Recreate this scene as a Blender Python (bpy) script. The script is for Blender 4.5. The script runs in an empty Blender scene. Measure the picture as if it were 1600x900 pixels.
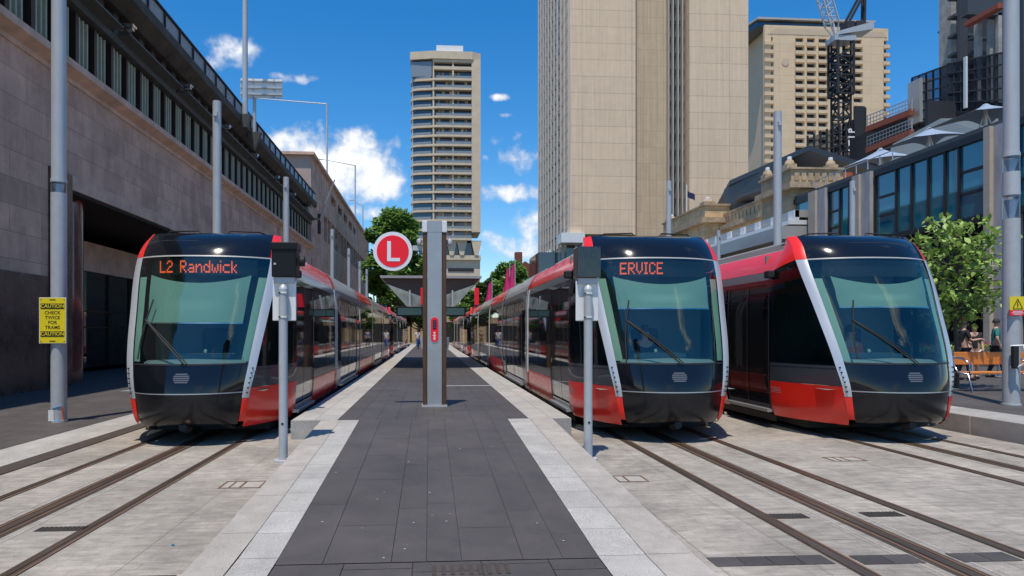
import bpy, math, random
from mathutils import Vector, Matrix, noise
R = math.radians
random.seed(7)
sc = bpy.context.scene
COL = sc.collection

# ---------------------------------------------------------------- survey helpers: turn a sight line into a point on a known plane
F_, CX, HY, CH = 1090.0, 747.0, 520.0, 1.7
CA, SA = math.cos(R(4)), math.sin(R(4))
def G(px, py, z=0.0):
    D = F_*(CH-z)/(py-HY); L = (px-CX)*D/F_
    return (L*CA+D*SA, D*CA-L*SA)
def WX(px, py, X):
    t = math.tan(math.atan((px-CX)/F_)+R(4)); Y = X/t; D = Y*CA+X*SA
    return (X, Y, CH+(HY-py)*D/F_)
def WY(px, py, Y):
    t = math.tan(math.atan((px-CX)/F_)+R(4)); X = Y*t; D = Y*CA+X*SA
    return (X, Y, CH+(HY-py)*D/F_)

# ---------------------------------------------------------------- mesh builder
class MB:
    def __init__(s): s.v=[]; s.f=[]; s.t=[]; s.sm=[]
    def face(s, pts, tint=1.0, smooth=False):
        i=len(s.v); s.v += [tuple(p) for p in pts]; s.f.append(tuple(range(i,i+len(pts)))); s.t.append(tint); s.sm.append(smooth)
    def box(s, x0,x1,y0,y1,z0,z1, tint=1.0):
        i=len(s.v)
        s.v += [(x0,y0,z0),(x1,y0,z0),(x1,y1,z0),(x0,y1,z0),(x0,y0,z1),(x1,y0,z1),(x1,y1,z1),(x0,y1,z1)]
        for q in ((0,3,2,1),(4,5,6,7),(0,1,5,4),(1,2,6,5),(2,3,7,6),(3,0,4,7)):
            s.f.append(tuple(i+k for k in q)); s.t.append(tint); s.sm.append(False)
        return s
    def prism(s, poly, z0, z1, tint=1.0):      # poly list of (x,y) ccw
        n=len(poly); i=len(s.v)
        s.v += [(x,y,z0) for x,y in poly]+[(x,y,z1) for x,y in poly]
        s.f.append(tuple(i+k for k in reversed(range(n)))); s.f.append(tuple(i+n+k for k in range(n)))
        for k in range(n): s.f.append((i+k,i+(k+1)%n,i+n+(k+1)%n,i+n+k))
        s.t += [tint]*(n+2); s.sm += [False]*(n+2); return s
    def prism_axis(s, poly, a0, a1, axis, tint=1.0):   # poly in the other two axes
        n=len(poly); i=len(s.v)
        def P(p,a):
            return (a,p[0],p[1]) if axis=='x' else (p[0],a,p[1])
        s.v += [P(p,a0) for p in poly]+[P(p,a1) for p in poly]
        s.f.append(tuple(i+k for k in reversed(range(n)))); s.f.append(tuple(i+n+k for k in range(n)))
        for k in range(n): s.f.append((i+k,i+(k+1)%n,i+n+(k+1)%n,i+n+k))
        s.t += [tint]*(n+2); s.sm += [False]*(n+2); return s
    def grid(s, fn, nu, nv, smooth=True, tint=1.0):
        i=len(s.v)
        for a in range(nu+1):
            for b in range(nv+1): s.v.append(tuple(fn(a/nu,b/nv)))
        for a in range(nu):
            for b in range(nv):
                k=i+a*(nv+1)+b; s.f.append((k,k+nv+1,k+nv+2,k+1)); s.t.append(tint); s.sm.append(smooth)
        return s
    def tube(s, pts, r, n=8, cap=True, tint=1.0, smooth=True):
        pts=[Vector(p) for p in pts]; rs = r if isinstance(r,(list,tuple)) else [r]*len(pts); i=len(s.v)
        for k,p in enumerate(pts):
            d=(pts[min(k+1,len(pts)-1)]-pts[max(k-1,0)]).normalized()
            up=Vector((0,0,1)) if abs(d.z)<.9 else Vector((1,0,0))
            a=d.cross(up).normalized(); b=d.cross(a).normalized()
            for j in range(n):
                th=2*math.pi*j/n; s.v.append(tuple(p+(a*math.cos(th)+b*math.sin(th))*rs[k]))
        for k in range(len(pts)-1):
            for j in range(n):
                s.f.append((i+k*n+j,i+k*n+(j+1)%n,i+(k+1)*n+(j+1)%n,i+(k+1)*n+j)); s.t.append(tint); s.sm.append(smooth)
        if cap:
            for base,rev in ((i,True),(i+(len(pts)-1)*n,False)):
                ring=[s.v[base+j] for j in range(n)]; k0=len(s.v); s.v+=ring
                idx=[k0+j for j in range(n)]; s.f.append(tuple(idx[::-1] if rev else idx)); s.t.append(tint); s.sm.append(False)
        return s
    def bar(s, p, q, w, h=None, tint=1.0):
        h=h or w; p=Vector(p); q=Vector(q); d=(q-p).normalized()
        up=Vector((0,0,1)) if abs(d.z)<.95 else Vector((0,1,0))
        a=d.cross(up).normalized()*w/2; b=a.cross(d).normalized()*h/2; i=len(s.v)
        for e in (p,q):
            for x,y in ((-1,-1),(1,-1),(1,1),(-1,1)): s.v.append(tuple(e+a*x+b*y))
        for f in ((0,1,2,3),(7,6,5,4),(0,4,5,1),(1,5,6,2),(2,6,7,3),(3,7,4,0)):
            s.f.append(tuple(i+k for k in f)); s.t.append(tint); s.sm.append(False)
        return s
    def build(s, name, mat, parent=None, loc=(0,0,0), rotz=0, bevel=0):
        me=bpy.data.meshes.new(name); me.from_pydata(s.v,[],s.f); me.materials.append(mat)
        me.polygons.foreach_set('use_smooth', s.sm)
        if any(t!=1.0 for t in s.t):
            at=me.attributes.new('tint','FLOAT','FACE'); at.data.foreach_set('value',s.t)
        else:
            at=me.attributes.new('tint','FLOAT','FACE'); at.data.foreach_set('value',[1.0]*len(s.f))
        me.update()
        o=bpy.data.objects.new(name,me); COL.objects.link(o); o.parent=parent; o.location=loc; o.rotation_euler=(0,0,rotz)
        if bevel:
            m=o.modifiers.new('bevel','BEVEL'); m.width=bevel; m.segments=2; m.limit_method='ANGLE'; m.angle_limit=R(40)
        return o
def box(name, mat, b, parent=None, bevel=0): return MB().box(*b).build(name, mat, parent, bevel=bevel)
def tag(o, label=None, cat=None, group=None, kind=None):
    if label: o['label']=label
    if cat: o['category']=cat
    if group: o['group']=group
    if kind: o['kind']=kind
    return o
def empty(name, loc, rz=0):
    o=bpy.data.objects.new(name,None); COL.objects.link(o); o.location=loc; o.rotation_euler=(0,0,rz); o.empty_display_size=.3; return o
def copy_tree(o, parent=None):
    c=o.copy(); COL.objects.link(c); c.parent=parent
    for ch in o.children: copy_tree(ch,c)
    return c
_tm={}
def text_mb(txt, size, mat, name, parent, M, ext=.004, bold=0.0):
    cu=bpy.data.curves.new('t','FONT'); cu.body=txt; cu.size=size; cu.align_x='CENTER'; cu.align_y='CENTER'; cu.extrude=ext; cu.offset=bold; cu.resolution_u=3
    to=bpy.data.objects.new('t',cu); COL.objects.link(to)
    dg=bpy.context.evaluated_depsgraph_get(); me=bpy.data.meshes.new_from_object(to.evaluated_get(dg))
    bpy.data.objects.remove(to); bpy.data.curves.remove(cu)
    me.transform(M); me.attributes.new('tint','FLOAT','FACE').data.foreach_set('value',[1.0]*len(me.polygons)); me.materials.clear(); me.materials.append(mat); me.name=name
    o=bpy.data.objects.new(name,me); COL.objects.link(o); o.parent=parent; return o

# ---------------------------------------------------------------- materials
def newmat(name):
    m=bpy.data.materials.new(name); m.use_nodes=True; nt=m.node_tree; nt.nodes.clear()
    out=nt.nodes.new('ShaderNodeOutputMaterial'); return m,nt,out
def N(nt,t,**k):
    n=nt.nodes.new(t)
    for a,b in k.items():
        if a in n.inputs: n.inputs[a].default_value=b
        else: setattr(n,a,b)
    return n
def mat(name, col, rough=.6, metal=0, var=.0, scale=3, stretch=(1,1,1), bump=0, bscale=40, coat=0, spec=.5, emit=None, es=0, brick=None, speck=0, stain=0, col2=None):
    m,nt,out=newmat(name); L=nt.links
    p=N(nt,'ShaderNodeBsdfPrincipled'); L.new(p.outputs[0],out.inputs[0])
    p.inputs['Roughness'].default_value=rough; p.inputs['Metallic'].default_value=metal; p.inputs['Coat Weight'].default_value=coat; p.inputs['Coat Roughness'].default_value=.03
    p.inputs['Specular IOR Level'].default_value=spec
    tc=N(nt,'ShaderNodeTexCoord'); mp=N(nt,'ShaderNodeMapping'); mp.inputs['Scale'].default_value=stretch; L.new(tc.outputs['Object'],mp.inputs[0])
    rgb=N(nt,'ShaderNodeRGB'); rgb.outputs[0].default_value=(*col,1); cur=rgb.outputs[0]
    def mul(cur, fac, lo, hi):       # multiply colour by a value mapped from fac
        mr=N(nt,'ShaderNodeMapRange'); mr.inputs['From Min'].default_value=.3; mr.inputs['From Max'].default_value=.7; mr.inputs['To Min'].default_value=lo; mr.inputs['To Max'].default_value=hi; L.new(fac,mr.inputs[0])
        v=N(nt,'ShaderNodeVectorMath',operation='SCALE'); L.new(cur,v.inputs[0]); L.new(mr.outputs[0],v.inputs['Scale']); return v.outputs[0]
    if col2:
        nz=N(nt,'ShaderNodeTexNoise'); nz.inputs['Scale'].default_value=scale*.5; nz.inputs['Detail'].default_value=5; L.new(mp.outputs[0],nz.inputs[0])
        rp=N(nt,'ShaderNodeMapRange'); rp.inputs['From Min'].default_value=.4; rp.inputs['From Max'].default_value=.62; L.new(nz.outputs[0],rp.inputs[0])
        mx=N(nt,'ShaderNodeMix',data_type='RGBA'); L.new(rp.outputs[0],mx.inputs['Factor']); mx.inputs[6].default_value=(*col,1); mx.inputs[7].default_value=(*col2,1); cur=mx.outputs[2]
    if var:
        nz=N(nt,'ShaderNodeTexNoise'); nz.inputs['Scale'].default_value=scale; nz.inputs['Detail'].default_value=8; nz.inputs['Roughness'].default_value=.65; L.new(mp.outputs[0],nz.inputs[0]); cur=mul(cur,nz.outputs[0],1-var,1+var)
    if speck:
        nz=N(nt,'ShaderNodeTexNoise'); nz.inputs['Scale'].default_value=140; nz.inputs['Detail'].default_value=2; L.new(tc.outputs['Object'],nz.inputs[0]); cur=mul(cur,nz.outputs[0],1-speck,1+speck)
    if stain:
        nz=N(nt,'ShaderNodeTexNoise'); nz.inputs['Scale'].default_value=.7; nz.inputs['Detail'].default_value=6; nz.inputs['Roughness'].default_value=.7; nz.inputs['Distortion'].default_value=.6; L.new(tc.outputs['Object'],nz.inputs[0]); cur=mul(cur,nz.outputs[0],1-stain,1+stain*.6)
    if brick:      # (axis_u, axis_v, width, height, mortar, dark)
        sx=N(nt,'ShaderNodeSeparateXYZ'); L.new(tc.outputs['Object'],sx.inputs[0]); cb=N(nt,'ShaderNodeCombineXYZ')
        L.new(sx.outputs[brick[0]],cb.inputs[0]); L.new(sx.outputs[brick[1]],cb.inputs[1])
        bt=N(nt,'ShaderNodeTexBrick'); L.new(cb.outputs[0],bt.inputs[0]); bt.inputs['Scale'].default_value=1; bt.inputs['Brick Width'].default_value=brick[2]; bt.inputs['Row Height'].default_value=brick[3]; bt.inputs['Mortar Size'].default_value=brick[4]; bt.inputs['Mortar Smooth'].default_value=.3
        bt.offset=brick[6] if len(brick)>6 else .5
        va=brick[7] if len(brick)>7 else .12
        bt.inputs['Color1'].default_value=(1-va,)*3+(1,); bt.inputs['Color2'].default_value=(1+va*.6,)*3+(1,); bt.inputs['Mortar'].default_value=(brick[5],)*3+(1,)
        v=N(nt,'ShaderNodeVectorMath',operation='MULTIPLY'); L.new(cur,v.inputs[0]); L.new(bt.outputs[0],v.inputs[1]); cur=v.outputs[0]
    at=N(nt,'ShaderNodeAttribute',attribute_name='tint')
    v=N(nt,'ShaderNodeVectorMath',operation='SCALE'); L.new(cur,v.inputs[0]); L.new(at.outputs['Fac'],v.inputs['Scale']); cur=v.outputs[0]
    L.new(cur,p.inputs['Base Color'])
    if rough>.12 and (var or stain):
        nz=N(nt,'ShaderNodeTexNoise'); nz.inputs['Scale'].default_value=scale*2; nz.inputs['Detail'].default_value=5; L.new(tc.outputs['Object'],nz.inputs[0])
        mr=N(nt,'ShaderNodeMapRange'); mr.inputs['To Min'].default_value=rough-.12; mr.inputs['To Max'].default_value=min(1,rough+.12); L.new(nz.outputs[0],mr.inputs[0]); L.new(mr.outputs[0],p.inputs['Roughness'])
    if bump:
        nz=N(nt,'ShaderNodeTexNoise'); nz.inputs['Scale'].default_value=bscale; nz.inputs['Detail'].default_value=4; L.new(mp.outputs[0],nz.inputs[0])
        bp=N(nt,'ShaderNodeBump'); bp.inputs['Strength'].default_value=bump; bp.inputs['Distance'].default_value=.01; L.new(nz.outputs[0],bp.inputs['Height']); L.new(bp.outputs[0],p.inputs['Normal'])
    if emit:
        p.inputs['Emission Color'].default_value=(*emit,1); p.inputs['Emission Strength'].default_value=es
    return m
def glassmat(name, tint, refl=(1,1,1), rough=.01, base=.04, wav=0):
    m,nt,out=newmat(name); L=nt.links
    tr=N(nt,'ShaderNodeBsdfTransparent'); tr.inputs[0].default_value=(*tint,1)
    gl=N(nt,'ShaderNodeBsdfGlossy'); gl.inputs[0].default_value=(*refl,1); gl.inputs['Roughness'].default_value=rough
    fr=N(nt,'ShaderNodeLayerWeight'); fr.inputs[0].default_value=.5
    pw=N(nt,'ShaderNodeMath',operation='POWER'); L.new(fr.outputs['Facing'],pw.inputs[0]); pw.inputs[1].default_value=4.5
    mr=N(nt,'ShaderNodeMapRange'); mr.inputs['To Min'].default_value=base; L.new(pw.outputs[0],mr.inputs[0])
    mx=N(nt,'ShaderNodeMixShader'); L.new(mr.outputs[0],mx.inputs[0]); L.new(tr.outputs[0],mx.inputs[1]); L.new(gl.outputs[0],mx.inputs[2]); L.new(mx.outputs[0],out.inputs[0])
    if wav:
        tc=N(nt,'ShaderNodeTexCoord'); nz=N(nt,'ShaderNodeTexNoise'); nz.inputs['Scale'].default_value=.6; nz.inputs['Detail'].default_value=1; L.new(tc.outputs['Object'],nz.inputs[0])
        bp=N(nt,'ShaderNodeBump'); bp.inputs['Strength'].default_value=wav; bp.inputs['Distance'].default_value=.1; L.new(nz.outputs[0],bp.inputs['Height']); L.new(bp.outputs[0],gl.inputs['Normal'])
    return m
M=dict(
 gutter=mat('gutter_grey',(.15,.16,.17),.3,coat=.4),
 red=mat('red_paint',(.78,.022,.012),.30,coat=.35,var=.04,scale=1.5),
 greyroof=mat('grey_roof_paint',(.36,.35,.33),.4,coat=.3,var=.07,scale=1.2),
 black=mat('gloss_black',(.006,.007,.010),.09,coat=.25,spec=.4,var=.1),
 bump=mat('bumper_black',(.007,.007,.009),.22,coat=.15,spec=.4,var=.1),
 midgrey=mat('dark_grey_paint',(.045,.052,.062),.25,coat=.6),
 silver=mat('silver_paint',(.50,.51,.52),.32,metal=.35,coat=.4),
 white=mat('white_paint',(.72,.72,.70),.35,coat=.2,var=.05),
 rubber=mat('black_rubber',(.012,.012,.013),.7),
 dark=mat('dark_underframe',(.018,.017,.016),.75,var=.3,scale=5),
 tglass=mat('tram_side_glass',(.010,.011,.012),.025,spec=.75,coat=.6),
 doorglass=mat('tram_door_glass',(.014,.014,.015),.04,spec=.7,coat=.4),
 wind=glassmat('windscreen_glass',(.80,.90,.85),(.70,.80,.72),.008,.13),
 cabglass=glassmat('cab_side_glass',(.12,.17,.17),(1,1,1),.01,.06),
 blind=mat('sun_blind_fabric',(.13,.25,.215),.8),
 dash=mat('dashboard_grey',(.11,.17,.18),.55,var=.1),
 trim=mat('pale_green_inner_trim',(.19,.32,.26),.7),
 cabwall=mat('cab_interior',(.16,.22,.21),.7),
 led=mat('amber_led',(.3,.05,.01),.6,emit=(1.0,.13,.025),es=.85),
 ledpanel=mat('led_panel_black',(.008,.012,.012),.5),
 chrome=mat('bright_metal',(.7,.7,.7),.2,metal=1),
 steel=mat('galvanised_steel',(.44,.46,.475),.5,metal=.15,var=.10,scale=4,stretch=(1,1,.3)),
 brushed=mat('brushed_steel_panel',(.42,.42,.42),.38,metal=.6,var=.10,scale=3),
 greypaint=mat('pole_grey_paint',(.40,.42,.43),.4,var=.08,scale=6,bump=.05),
 wood=mat('brown_timber_side',(.085,.04,.018),.5,var=.35,scale=8,stretch=(6,6,.6)),
 bench=mat('orange_timber',(.60,.20,.035),.5,var=.25,scale=7,stretch=(.5,4,4)),
 asph=mat('far_ground',(.13,.125,.12),.9,var=.25,scale=.3,speck=.2),
 paver=mat('charcoal_paver',(.074,.064,.058),.62,var=.13,scale=2.2,speck=.22,stain=.22,bump=.12,bscale=160),
 leftpav=mat('left_dark_paving',(.078,.068,.062),.7,var=.15,scale=1.5,speck=.2,stain=.2,brick=(1,0,.9,.3,.006,.55)),
 joint=mat('joint_dark',(.03,.028,.027),.9),
 cjoint=mat('concrete_joint',(.19,.178,.158),.9,var=.2,scale=4),
 conc=mat('track_granite_setts',(.33,.295,.25),.78,var=.26,scale=6,stretch=(.8,1.7,1),speck=.32,stain=.36,brick=(0,1,.30,.115,.005,.76,.5,.07),bump=.25,bscale=60),
 granite=mat('speckled_granite',(.385,.365,.335),.7,var=.12,scale=3,speck=.42,stain=.16,bump=.15,bscale=150),
 pink=mat('pinkish_granite',(.37,.335,.295),.7,var=.14,scale=4,speck=.28,stain=.14,bump=.12,bscale=150),
 rust=mat('rusty_rail_side',(.15,.08,.045),.65,var=.4,scale=6,stretch=(3,.25,1)),
 railtop=mat('worn_rail_head',(.20,.14,.10),.33,metal=.7,var=.3,scale=4,stretch=(4,.2,1)),
 seal=mat('black_seal',(.055,.040,.030),.8,var=.3,scale=8),
 grate=mat('iron_grate',(.06,.055,.05),.6,metal=.3,var=.3,scale=9),
 sand=mat('pink_sandstone_cladding',(.58,.365,.265),.8,var=.22,scale=1.1,stretch=(1,1,.22),stain=.28,brick=(1,2,1.6,.75,.012,.60,.5,.16),bump=.15,bscale=30),
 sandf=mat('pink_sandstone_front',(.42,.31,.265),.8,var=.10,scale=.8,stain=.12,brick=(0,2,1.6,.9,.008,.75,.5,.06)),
 sandled=mat('sandstone_ledge',(.60,.40,.30),.8,var=.22,scale=1.5,stain=.2),
 polish=mat('polished_brown_granite',(.095,.058,.048),.28,var=.45,scale=1.6,speck=.5,stain=.3,brick=(1,2,1.2,1.1,.006,.5,.5,.2)),
 column=mat('polished_red_granite_column',(.17,.06,.045),.15,coat=.6,var=.25,scale=3),
 badge=mat('badge_grey',(.13,.135,.14),.35,metal=.3),
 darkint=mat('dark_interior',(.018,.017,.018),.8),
 fin=mat('olive_grey_fin',(.38,.38,.28),.6,var=.15,scale=3),
 deckc=mat('weathered_deck_concrete',(.085,.070,.055),.85,var=.35,scale=1.2,stain=.35,bump=.3,bscale=12),
 roofm=mat('dark_shelf_metal',(.07,.07,.065),.55,var=.2),
 railglass=mat('frosted_rail_panel',(.22,.26,.29),.3,var=.1,scale=2),
 bronze=mat('dark_bronze_frame',(.035,.024,.02),.4,metal=.3),
 bglass=mat('teal_facade_glass',(.015,.14,.18),.03,spec=1.0,coat=1.0),
 wglass=mat('tower_window_glass',(.03,.045,.055),.08,spec=.9,coat=.5),
 lime=mat('limestone_pier',(.46,.38,.29),.8,var=.10,scale=1,brick=(1,2,3,1.1,.01,.8,0,.05)),
 limew=mat('grey_stone_pier',(.38,.36,.35),.8,var=.25,scale=2,stretch=(1,1,.25)),
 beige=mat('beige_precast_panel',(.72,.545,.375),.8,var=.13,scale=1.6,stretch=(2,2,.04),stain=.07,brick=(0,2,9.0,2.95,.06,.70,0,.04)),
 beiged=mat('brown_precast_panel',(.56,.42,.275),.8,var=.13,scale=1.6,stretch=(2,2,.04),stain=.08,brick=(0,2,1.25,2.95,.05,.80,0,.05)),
 beigefin=mat('pale_concrete_fin',(.44,.41,.37),.8,var=.08,scale=1),
 conct=mat('apartment_concrete',(.60,.485,.345),.85,var=.10,scale=.4),
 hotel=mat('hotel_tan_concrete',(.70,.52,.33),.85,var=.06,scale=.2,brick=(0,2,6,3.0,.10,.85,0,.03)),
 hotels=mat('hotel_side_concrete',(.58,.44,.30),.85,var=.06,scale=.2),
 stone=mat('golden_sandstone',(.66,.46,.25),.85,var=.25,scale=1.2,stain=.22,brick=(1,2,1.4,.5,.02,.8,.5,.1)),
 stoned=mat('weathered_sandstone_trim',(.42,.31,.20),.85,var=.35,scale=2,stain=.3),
 tile=mat('terracotta_roof',(.35,.09,.05),.8,var=.2,scale=3),
 brickr=mat('red_brick',(.22,.07,.045),.85,var=.2,scale=3,brick=(0,2,.5,.2,.03,.8)),
 slate=mat('dark_roof_sheet',(.05,.055,.062),.5,var=.1),
 roofg=mat('greenish_roof_sheet',(.19,.22,.22),.5,var=.1),
 sail=mat('pale_blue_membrane',(.26,.33,.42),.6,var=.05),
 scaff=mat('scaffold_black',(.02,.022,.028),.7),
 shade=glassmat('scaffold_shade_cloth',(.28,.31,.36),(.1,.12,.14),.6,.02),
 rawc=mat('raw_concrete',(.36,.34,.31),.85,var=.25,scale=.5,stain=.3),
 cranew=mat('white_crane_steel',(.6,.6,.6),.5),
 yellow=mat('sign_yellow',(.80,.62,.01),.45,var=.05),
 signblack=mat('sign_black',(.01,.01,.01),.5),
 signred=mat('sign_red',(.95,.004,.022),.6),
 signwhite=mat('sign_white',(.78,.78,.80),.4,coat=.2),
 screen=mat('teal_screen_glass',(.015,.06,.07),.15,spec=.6),
 canopyb=mat('canopy_brown_soffit',(.10,.052,.035),.5,var=.15,scale=2,stretch=(1,3,1)),
 canopyt=mat('canopy_edge_metal',(.40,.34,.32),.35,metal=.5,var=.1),
 mirrorp=mat('mirror_polished_panel',(.30,.26,.24),.2,metal=.9,var=.5,scale=2.5,bump=.6,bscale=2.5),
 bark=mat('grey_brown_bark',(.10,.075,.055),.9,var=.35,scale=8,stretch=(1,1,.3),bump=.5,bscale=30),
 pinkcloth=mat('magenta_banner',(.62,.03,.16),.7,var=.3,scale=3),
 plastic=mat('wrinkled_black_plastic',(.006,.006,.007),.14,coat=.9,bump=1.0,bscale=16,stretch=(3,3,.5)),
 blackbox=mat('satin_black_box',(.006,.006,.007),.5,spec=.3),
 skin=mat('skin',(.50,.28,.19),.6), hair=mat('dark_hair',(.02,.015,.012),.7),
 teeg=mat('dark_green_cloth',(.02,.17,.14),.8), blackc=mat('black_cloth',(.015,.015,.018),.85), whitec=mat('white_cloth',(.65,.65,.65),.8), hivis=mat('orange_hivis_cloth',(.8,.12,.02),.7), bluec=mat('blue_cloth',(.06,.12,.3),.8),
 planterm=mat('planter_fibreglass',(.10,.09,.08),.6), 
 debris=mat('pale_litter',(.5,.48,.44),.8),
 blueS=mat('blue_sticker',(.03,.20,.45),.5),
)
def leafmat(name, c1, c2):
    m,nt,out=newmat(name); L=nt.links
    at=N(nt,'ShaderNodeAttribute',attribute_name='tint'); mx=N(nt,'ShaderNodeMix',data_type='RGBA'); mx.inputs[6].default_value=(*c1,1); mx.inputs[7].default_value=(*c2,1); L.new(at.outputs['Fac'],mx.inputs['Factor'])
    d=N(nt,'ShaderNodeBsdfPrincipled'); d.inputs['Roughness'].default_value=.45; L.new(mx.outputs[2],d.inputs['Base Color'])
    t=N(nt,'ShaderNodeBsdfTranslucent'); L.new(mx.outputs[2],t.inputs[0])
    ms=N(nt,'ShaderNodeMixShader'); ms.inputs[0].default_value=.35; L.new(d.outputs[0],ms.inputs[1]); L.new(t.outputs[0],ms.inputs[2]); L.new(ms.outputs[0],out.inputs[0]); return m
M['leaf']=leafmat('plane_tree_leaf',(.08,.17,.03),(.24,.40,.08))
M['leafb']=leafmat('young_tree_leaf',(.15,.26,.05),(.44,.60,.14))
M['leafd']=leafmat('dark_fig_leaf',(.04,.085,.022),(.10,.17,.04))
M['grassl']=leafmat('grass_leaf',(.05,.11,.02),(.12,.2,.04))
T1X,T2X,T3X=-3.66,3.80,7.36
# ================================================================ PEOPLE
def skin_mesh(name,joints,edges,mt,parent,root=0,sub=2):
    me=bpy.data.meshes.new(name); me.from_pydata([j[0] for j in joints],edges,[]); me.materials.append(M[mt])
    o=bpy.data.objects.new(name,me); COL.objects.link(o)
    m=o.modifiers.new('skin','SKIN'); sv=me.skin_vertices[0].data if me.skin_vertices else None
    if sv is None:
        bpy.context.view_layer.objects.active=o; bpy.ops.mesh.customdata_skin_add(); sv=me.skin_vertices[0].data
    for k,j in enumerate(joints):
        rr=j[1]; sv[k].radius=(rr,rr) if not isinstance(rr,tuple) else rr
        sv[k].use_root=(k==root)
    m.use_smooth_shade=True
    s=o.modifiers.new('sub','SUBSURF'); s.levels=sub; s.render_levels=sub
    dg=bpy.context.evaluated_depsgraph_get(); nm=bpy.data.meshes.new_from_object(o.evaluated_get(dg)); nm.name=name
    bpy.data.objects.remove(o); nm.materials.clear(); nm.materials.append(M[mt]); nm.attributes.new('tint','FLOAT','FACE').data.foreach_set('value',[1.0]*len(nm.polygons))
    o=bpy.data.objects.new(name,nm); COL.objects.link(o); o.parent=parent
    for p in nm.polygons: p.use_smooth=True
    return o
def person(X,Y,z0,rz_,H,label,shirt,trousers,hair,stride=.12,arm=((.0,0),(.0,0)),shorts=False,seated=False,grp=None):
    r=empty('person',(X,Y,z0),rz_); tag(r,label,'person',grp); s=H/1.75
    def V(x,y,z): return (x*s,y*s,z*s)
    hipz=.92; 
    la=(-.10,-stride,.09); ra=(.10,stride,.09)
    if seated:
        J=[(V(0,0,.50),.13*s),(V(0,.02,.72),.12*s),(V(0,.02,.94),.14*s),(V(0,.0,1.06),.055*s),(V(0,-.02,1.12),.06*s),(V(0,-.03,1.20),.085*s),(V(0,-.02,1.28),.06*s)]
        legs=[[(-.10,-.02,.46),(-.12,-.42,.48),(-.12,-.45,.08),(-.12,-.58,.03)],[(.10,-.02,.46),(.12,-.42,.48),(.12,-.45,.08),(.12,-.58,.03)]]
        sh=.98
    else:
        J=[(V(0,0,.95),.125*s),(V(0,0,1.15),.11*s),(V(0,0,1.36),.135*s),(V(0,-.01,1.48),.055*s),(V(0,-.02,1.53),.06*s),(V(0,-.03,1.62),.085*s),(V(0,-.02,1.70),.06*s)]
        legs=[[(-.09,0,.86),(-.10,-stride*.6-.02,.49),(la[0],la[1],.09),(la[0],la[1]-.13,.035)],[(.09,0,.86),(.10,stride*.4-.03,.49),(ra[0],ra[1],.09),(ra[0],ra[1]-.13,.035)]]
        sh=1.42
    E=[(0,1),(1,2),(2,3),(3,4),(4,5),(5,6)]
    for L in legs:
        rs=(.085,.058,.04,.035); b=len(J); J+= [(V(*p),rs[k]*s) for k,p in enumerate(L)]; E+= [(0,b),(b,b+1),(b+1,b+2),(b+2,b+3)]
    arms=[]
    for q,(sx_,(f,o_)) in enumerate(zip((-1,1),arm)):
        A=[(sx_*.17,0,sh),(sx_*(.22+o_*.3),.03-f*.12,sh-.27),(sx_*(.21+o_*.1),-.03-f*.33,sh-.52+f*.30),(sx_*(.20),-.05-f*.42,sh-.62+f*.36)]
        arms.append(A); rs=(.055,.042,.030,.032); b=len(J); J+=[(V(*p),rs[k]*s) for k,p in enumerate(A)]; E+=[(2,b),(b,b+1),(b+1,b+2),(b+2,b+3)]
    body=skin_mesh('body',J,E,'skin',r)
    # clothes
    t=.016
    J2=[(J[0][0],(.135)*s),(J[1][0],.128*s),(J[2][0],.150*s)]; E2=[(0,1),(1,2)]
    for A in arms:
        b=len(J2); J2+=[(V(*A[0]),.07*s),(tuple(Vector(V(*A[0])).lerp(Vector(V(*A[1])),.85)),.058*s)]; E2+=[(2,b),(b,b+1)]
    skin_mesh('shirt',J2,E2,shirt,r,1)
    J3=[(tuple(Vector(J[0][0])+Vector((0,0,.0))),.14*s)]; E3=[]
    for L in legs:
        b=len(J3); ex=.35 if shorts else .97
        J3+=[(V(*L[0]),.10*s),(V(*L[1]) if not shorts else tuple(Vector(V(*L[0])).lerp(Vector(V(*L[1])),.8)),(.075 if not shorts else .095)*s)]; E3+=[(0,b),(b,b+1)]
        if not shorts: J3.append((tuple(Vector(V(*L[1])).lerp(Vector(V(*L[2])),.93)),.055*s)); E3.append((b+1,b+2))
    skin_mesh('trousers' if not shorts else 'shorts',J3,E3,trousers,r,0)
    hd=Vector(J[5][0]); h=MB()
    h.grid(lambda a,b:(hd.x+.094*s*math.cos(2*math.pi*a)*math.sin(b*1.75),hd.y+.02*s+.10*s*math.sin(2*math.pi*a)*math.sin(b*1.75),hd.z+.02*s+.115*s*math.cos(b*1.75)),16,8)
    h.build('hair',M[hair],r)
    if not seated:
        for L in legs:
            m=MB(); a=Vector(V(*L[2])); b_=Vector(V(*L[3])); m.tube([(a.x,a.y+.05*s,.045*s),(a.x,a.y-.05*s,.05*s),(a.x,a.y-.17*s,.035*s)],[.045*s,.05*s,.035*s],8); m.build('shoe',M['blackc'],r)
    # face: nose and eyes
    f=MB(); f.tube([(hd.x,hd.y-.085*s,hd.z+.01*s),(hd.x,hd.y-.105*s,hd.z-.02*s)],[.008*s,.014*s],6); f.build('nose',M['skin'],r)
    e=MB()
    for q in (-1,1): e.tube([(hd.x+q*.032*s,hd.y-.086*s,hd.z+.012*s),(hd.x+q*.032*s,hd.y-.080*s,hd.z+.012*s)],.009*s,6)
    e.build('eyes',M['blackc'],r)
    return r
def pers(px,foot,top,rz_,*a,zb=.3,**k):
    x,y=G(px,foot,zb); H=(foot-top)*(y*CA+x*SA)/F_; H=max(1.6,min(1.85,H)); return person(x,y,zb,rz_,H,*a,**k)
pers(1556,590,497,R(60),'person in a dark green shirt and black trousers walking behind the bench','teeg','blackc','hair',.18,arm=((.1,.2),(.3,.2)))
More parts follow.
